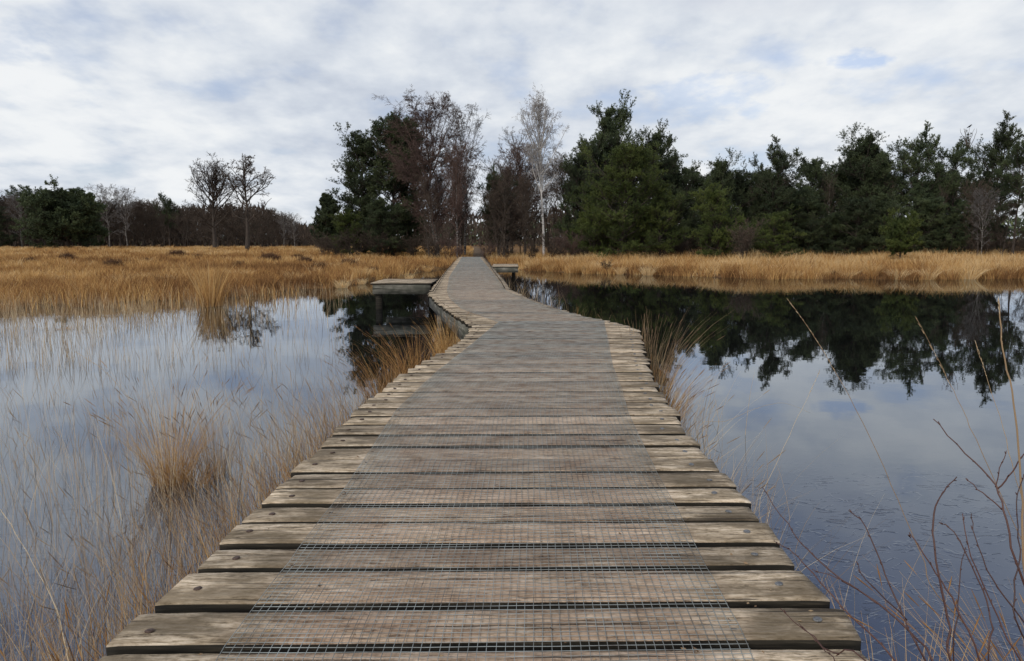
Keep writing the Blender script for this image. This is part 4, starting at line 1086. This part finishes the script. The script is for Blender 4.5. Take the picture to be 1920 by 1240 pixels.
def tussock(label, px, py, h, rad, nb, tint, seed, mat='straw', lean=.55, w0=.0016, lev_=6, bias=(0, 0), group=None, heads=.25, x_y=None, droop=.09):
    p = on_plane(px, py, 0) if x_y is None else np.array([*x_y, 0.0])
    rng = np.random.default_rng(seed); mb = MB()
    n = nb; a = rng.uniform(0, 6.28, n); r = np.sqrt(rng.uniform(0, 1, n))
    base = np.stack([np.cos(a) * r * rad, np.sin(a) * r * rad, np.full(n, -.03)], 1)
    hh = h * np.where(rng.uniform(0, 1, n) < .4, rng.uniform(.25, .6, n), rng.uniform(.6, 1.12, n))
    ln = (np.stack([np.cos(a), np.sin(a)], 1) * (r * lean)[:, None] + rng.normal(0, .16, (n, 2)) + np.array(bias)) * hh[:, None]
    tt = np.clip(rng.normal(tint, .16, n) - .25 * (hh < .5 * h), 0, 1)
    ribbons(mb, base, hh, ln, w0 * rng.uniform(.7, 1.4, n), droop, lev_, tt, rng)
    root = tag(empty('grass_tussock', (p[0], p[1], 0)), label, 'grass tussock', group)
    k = rng.uniform(0, 1, n) < heads * (hh > .6 * h)
    if k.sum():
        m2 = mb; tip = base[k] + np.concatenate([ln[k], (hh[k] * (1 - droop))[:, None]], 1)
        d = norm(np.concatenate([ln[k] * 1.5, (hh[k] * (1 - 3 * droop))[:, None]], 1)); L = rng.uniform(.06, .14, len(tip))[:, None]
        tubes(m2, tip - d * L, tip - d * L * .4, .001, .0028, 4, tt[k] * .5); tubes(m2, tip - d * L * .4, tip, .0028, .0008, 4, tt[k] * .5)
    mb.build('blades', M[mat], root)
    return root
tussock('large brown tussock of dead grass standing in the near left water', 322, 905, .90, .13, 330, .46, 1, w0=.0011, lean=.7, mat='straw')
tussock('matted dark brown foot of dead sedge between the near-left tussocks', 352, 908, .34, .20, 260, .12, 21, w0=.0013, lean=.8, mat='straw', heads=0)
tussock('smaller sedge tuft right behind the large brown tussock in the left water', 405, 885, .72, .12, 170, .40, 2, w0=.001, lean=.6, mat='pale_stem')
tussock('upright golden tussock standing alone in the middle of the left pond', 396, 574, 1.35, .28, 330, .52, 3, w0=.006, lean=.30, lev_=4, heads=0)
tussock('orange tussock below the fascia where the boardwalk bends', 838, 682, .78, .16, 380, .55, 4, w0=.0026, lean=.35, bias=(-.12, 0))
tussock('brown grass clump left of the boardwalk just before its bend', 775, 722, .75, .22, 300, .28, 5, w0=.0022, lean=.6, bias=(-.2, 0))
tussock('dark straggling grass clump in the black reflection left of the boardwalk', 722, 745, .68, .25, 240, .22, 6, w0=.002, lean=.7, bias=(-.25, 0))
tussock('tiny sedge tuft alone in the far left water', 122, 618, .10, .16, 60, .4, 7, w0=.004, lean=.8, heads=0)
xr = eR(8.2)
tussock('tall olive-brown tussock leaning out at the right edge of the boardwalk bend', 0, 0, 1.05, .24, 270, .32, 8, w0=.0022, lean=.35, bias=(.16, .05), mat='pale_stem', x_y=(xr + .16, 8.6))
tussock('matted grass hanging over the right edge of the boardwalk before its bend', 0, 0, .72, .2, 360, .38, 9, w0=.002, lean=.5, bias=(.15, 0), x_y=(eR(7.0) + .1, 7.1))
tussock('low matted straw clump beside the right edge planks', 0, 0, .6, .14, 240, .45, 10, w0=.0018, lean=.5, bias=(.1, 0), x_y=(eR(6.0) + .08, 6.1))
tussock('pale thin grass clump against the right edge of the boardwalk', 0, 0, .75, .12, 110, .75, 11, w0=.0014, lean=.6, bias=(.3, .1), x_y=(eR(5.2) + .08, 5.3), mat='pale_stem')
tussock('thin wispy grass clump beside the near right planks', 0, 0, .7, .12, 70, .6, 12, w0=.0012, lean=.7, bias=(.3, .1), x_y=(eR(4.1) + .08, 4.2), mat='pale_stem')
tussock('green-brown rushes rising beside the right edge in the dark reflection', 1150, 655, .8, .2, 60, .45, 14, w0=.0022, lean=.5, x_y=(eR(12.5) + .35, 12.6))
tussock('straw-coloured tussock at the bottom right corner beside the boardwalk', 0, 0, .62, .2, 300, .62, 13, w0=.0017, lean=.9, bias=(.05, .2), x_y=(eR(2.2) + .22, 2.15))
tussock('second straw tussock amid the red twigs at the bottom right', 0, 0, .62, .25, 260, .55, 15, w0=.0016, lean=.8, x_y=(1.95, 2.35))
tussock('rusty grass clump at the bottom left corner beside the boardwalk', 0, 0, .60, .18, 280, .42, 16, w0=.0016, lean=.7, bias=(-.1, .2), x_y=(eL(2.3) - .2, 2.3), mat='straw')

# ------------------------------------------------------------ red-twigged shrubs and long stalks, lower right
def z6(l): return [(1240 + a * .5484, 560 + b * .5484) for a, b in l]
def smooth(p, n=4):
    p = np.asarray(p); t = np.arange(len(p)); tt = np.linspace(0, len(p) - 1, (len(p) - 1) * n + 1)
    out = []
    for u in tt:
        i = min(int(u), len(p) - 2); f = u - i
        p0, p1, p2, p3 = p[max(i - 1, 0)], p[i], p[i + 1], p[min(i + 2, len(p) - 1)]
        out.append(.5 * (2 * p1 + (p2 - p0) * f + (2 * p0 - 5 * p1 + 4 * p2 - p3) * f * f + (3 * p1 - p0 - 3 * p2 + p3) * f ** 3))
    return np.array(out)
def twigs(label, lines, foot, mat='twig_shrub', name='red_twig_shrub', cat='shrub', buds=True, seed=1):
    rng = np.random.default_rng(seed)
    root = tag(empty(name, (foot[0], foot[1], 0)), label, cat); iv = Matrix.Translation((-foot[0], -foot[1], 0))
    mb = MB(); bud = mb
    for l, y0, y1, r0, r1, down in lines:
        ys = np.linspace(y0, y1, len(l)); p = np.array([at_depth(a, b, yy) for (a, b), yy in zip(l, ys)])
        if down:                                        # carry the stem on down to its foot in the water
            f = np.array([foot[0] + rng.normal(0, .04), foot[1] + rng.normal(0, .04), -.05])
            p = np.concatenate([[f, f + (p[0] - f) * .5 + [0, 0, .05]], p])
        p = smooth(p); n = len(p)
        p[1:-1] += rng.normal(0, .0016, (n - 2, 3))
        polytube(mb, p, np.linspace(r0, r1, n) * (.9 if buds else 1), 6, tint=rng.uniform(.2, 1))
        if buds:
            for k_ in range(3, n - 1, 2):
                d = norm((p[k_] - p[k_ - 1])[None])[0]; s = norm(rng.normal(0, 1, (1, 3)))[0]
                tubes(bud, [p[k_]], [p[k_] + d * .008 + s * .006], .0028, .0008, 5)
    for m_, nm in ((mb, 'stems'),):
        if m_.v: o = m_.build(nm, M[mat], root, smooth=True); o.matrix_parent_inverse = iv
    return root
F1 = (1.62, 2.2)
twigs('red-brown budding shrub in the bottom right corner, arching twigs against the water', [
    (z6([(1240, 980), (1180, 760), (1140, 640), (1040, 530), (930, 412)]), 2.2, 2.45, .0055, .0016, True),
    (z6([(1150, 650), (1200, 590), (1240, 530), (1290, 480)]), 2.35, 2.3, .003, .0015, False),
    (z6([(1142, 645), (1160, 580), (1180, 520)]), 2.35, 2.35, .0022, .0012, False),
    (z6([(1165, 722), (1100, 665), (1040, 615)]), 2.3, 2.35, .0025, .0013, False),
    (z6([(1230, 1240), (1150, 1090), (1060, 880), (1030, 735)]), 2.1, 2.25, .004, .0015, True),
    (z6([(1240, 1110), (1130, 960), (1075, 820), (1060, 735)]), 2.1, 2.25, .0035, .0013, True),
    (z6([(1235, 1150), (1210, 1000), (1225, 860), (1215, 700), (1240, 600)]), 2.05, 2.2, .0035, .0015, True)], (2.0, 2.15), seed=2)
twigs('dark red shrub with one tall crooked twig beside the near right corner of the boardwalk', [
    (z6([(990, 1240), (985, 1130), (950, 960), (930, 830), (940, 710), (965, 660), (1010, 610)]), 2.0, 2.25, .005, .0018, True),
    (z6([(1090, 1240), (1010, 1060), (940, 940), (860, 820), (845, 812)]), 2.05, 2.25, .004, .0013, True),
    (z6([(900, 1235), (830, 1100), (770, 950), (700, 780), (640, 725)]), 2.0, 2.3, .004, .0014, True),
    (z6([(1000, 1240), (1015, 1080), (1020, 960), (1040, 850)]), 2.1, 2.2, .0035, .0013, True),
    (z6([(1120, 1240), (1130, 1100), (1085, 960), (1000, 800), (955, 770)]), 2.0, 2.2, .004, .0012, True),
    (z6([(840, 1100), (700, 960), (672, 905)]), 2.1, 2.2, .0025, .0011, False)], (1.55, 2.02), seed=3)
twigs('long thin red-brown twigs leaning left over the edge of the near planks', [
    (z6([(930, 1240), (860, 1150), (740, 1040), (600, 950), (500, 860), (430, 770), (345, 645)]), 2.0, 2.55, .0045, .0013, True),
    (z6([(800, 1240), (660, 1100), (520, 940), (450, 870), (385, 828)]), 1.85, 2.35, .0035, .0012, True),
    (z6([(700, 1240), (590, 1215), (520, 1160), (405, 1058)]), 1.75, 1.95, .003, .0012, True),
    (z6([(740, 1045), (640, 975), (515, 925)]), 2.15, 2.3, .002, .001, False),
    (z6([(640, 1290), (560, 1200), (470, 1110)]), 1.7, 1.85, .0022, .001, True)], (1.45, 1.85), seed=4)
def stalk(label, l, y0, y1, r0, head, foot, seed):
    root = twigs(label, [(l, y0, y1, r0, r0 * .4, True)], foot, mat='pale_stem', name='grass_stalk', cat='grass stalk', buds=False, seed=seed)
    if head:
        rng = np.random.default_rng(seed); ys = np.linspace(y0, y1, len(l)); p = smooth([at_depth(a, b, yy) for (a, b), yy in zip(l, ys)], 8)
        mb = MB(); k = int(len(p) * head)
        for j in range(len(p) - k, len(p) - 1):
            for q_ in range(2):
                s = rng.uniform(0, 1); c = p[j] + (p[j + 1] - p[j]) * s; d = norm((p[j + 1] - p[j])[None])[0] + norm(rng.normal(0, 1, (1, 3)))[0] * .28
                tubes(mb, [c], [c + d * .011], .0011, .0003, 4, rng.uniform(.4, 1))
        o = mb.build('seed_head', M['pale_stem'], root); o.matrix_parent_inverse = Matrix.Translation((-foot[0], -foot[1], 0))
def rev(l): return l[::-1]
stalk('longest pale grass stalk bowing left across the right water', rev(z6([(430, 0), (530, 140), (640, 330), (740, 530), (830, 740), (900, 900), (940, 1010)])), 2.5, 3.0, .0019, .3, (2.0, 2.4), 1)
stalk('pale seeding grass stalk leaning left beyond the right water', rev(z6([(870, 65), (960, 240), (1030, 380), (1100, 540)])), 2.7, 2.9, .0017, .5, (2.2, 2.6), 2)
stalk('thick pale upright reed near the right edge of the picture', rev(z6([(1152, 0), (1165, 140), (1190, 280), (1215, 450), (1232, 700), (1238, 900)])), 2.2, 2.35, .0045, .25, (1.62, 2.2), 3)
stalk('short pale stalk between the leaning one and the thick reed', rev(z6([(1075, 150), (1130, 320), (1180, 480), (1215, 620)])), 2.4, 2.6, .0016, .3, (2.1, 2.4), 4)
stalk('thin grey-green stalk slanting right out of the water beside the near planks', rev(z6([(540, 250), (500, 340), (470, 400), (400, 550), (335, 730)])), 3.2, 3.3, .0013, .3, (1.35, 3.15), 5)
stalk('fine pale stem arching right from the boardwalk edge over the water', [(1310, 800), (1360, 790), (1420, 765), (1470, 756), (1520, 775)], 4.6, 4.9, .0014, 0, (1.25, 4.5), 6)
def z5(l): return [(a * .4837, 640 + b * .4839) for a, b in l]
stalk('dark crooked seeding stalk at the far lower left', rev(z5([(0, 650), (60, 740), (150, 900), (220, 1040), (250, 1160), (265, 1240)])), 2.6, 3.0, .0022, .35, (-1.6, 2.4), 7)
stalk('straight stalk with a thick brown seed head at the lower left', rev(z5([(103, 650), (105, 780), (106, 900), (108, 1000)])), 3.0, 3.05, .0018, .6, (-1.92, 2.95), 8)
stalk('slim dark stalk leaning left in the left water', rev(z5([(55, 330), (110, 430), (190, 560), (260, 700)])), 3.4, 3.6, .0015, .3, (-1.9, 3.3), 9)
stalk('long arching stalk bending left above the large tussock', rev(z5([(290, 40), (400, 110), (480, 200), (560, 330), (600, 430)])), 5.0, 5.2, .002, .3, (-2.3, 5.0), 10)

# crumbs and leaf bits on the planks
mb = MB(); rc = np.random.default_rng(9)
for k_ in range(160):
    yy_ = 1.9 + 7 * rc.uniform(0, 1) ** 1.4; xx_ = rc.uniform(eL(yy_) + .05, eR(yy_) - .05); s = rc.uniform(.002, .0065); a_ = rc.uniform(0, 6.28)
    c_ = np.array([xx_, yy_, DECK + .003]); u = np.array([math.cos(a_), math.sin(a_), rc.uniform(-.1, .3)]) * s * rc.uniform(1, 2.5); v = np.array([-math.sin(a_), math.cos(a_), rc.uniform(0, .4)]) * s
    n_ = np.array([0, 0, s * .7])
    mb.add([c_ - u, c_ - v, c_ + u, c_ + v, c_ + n_], tris=[(0, 1, 4), (1, 2, 4), (2, 3, 4), (3, 0, 4)], tint=rc.uniform(0, .6))
tag(mb.build('litter', M['pale_stem']), 'small crumbs and bits of leaf scattered over the near planks', 'litter', kind='stuff')
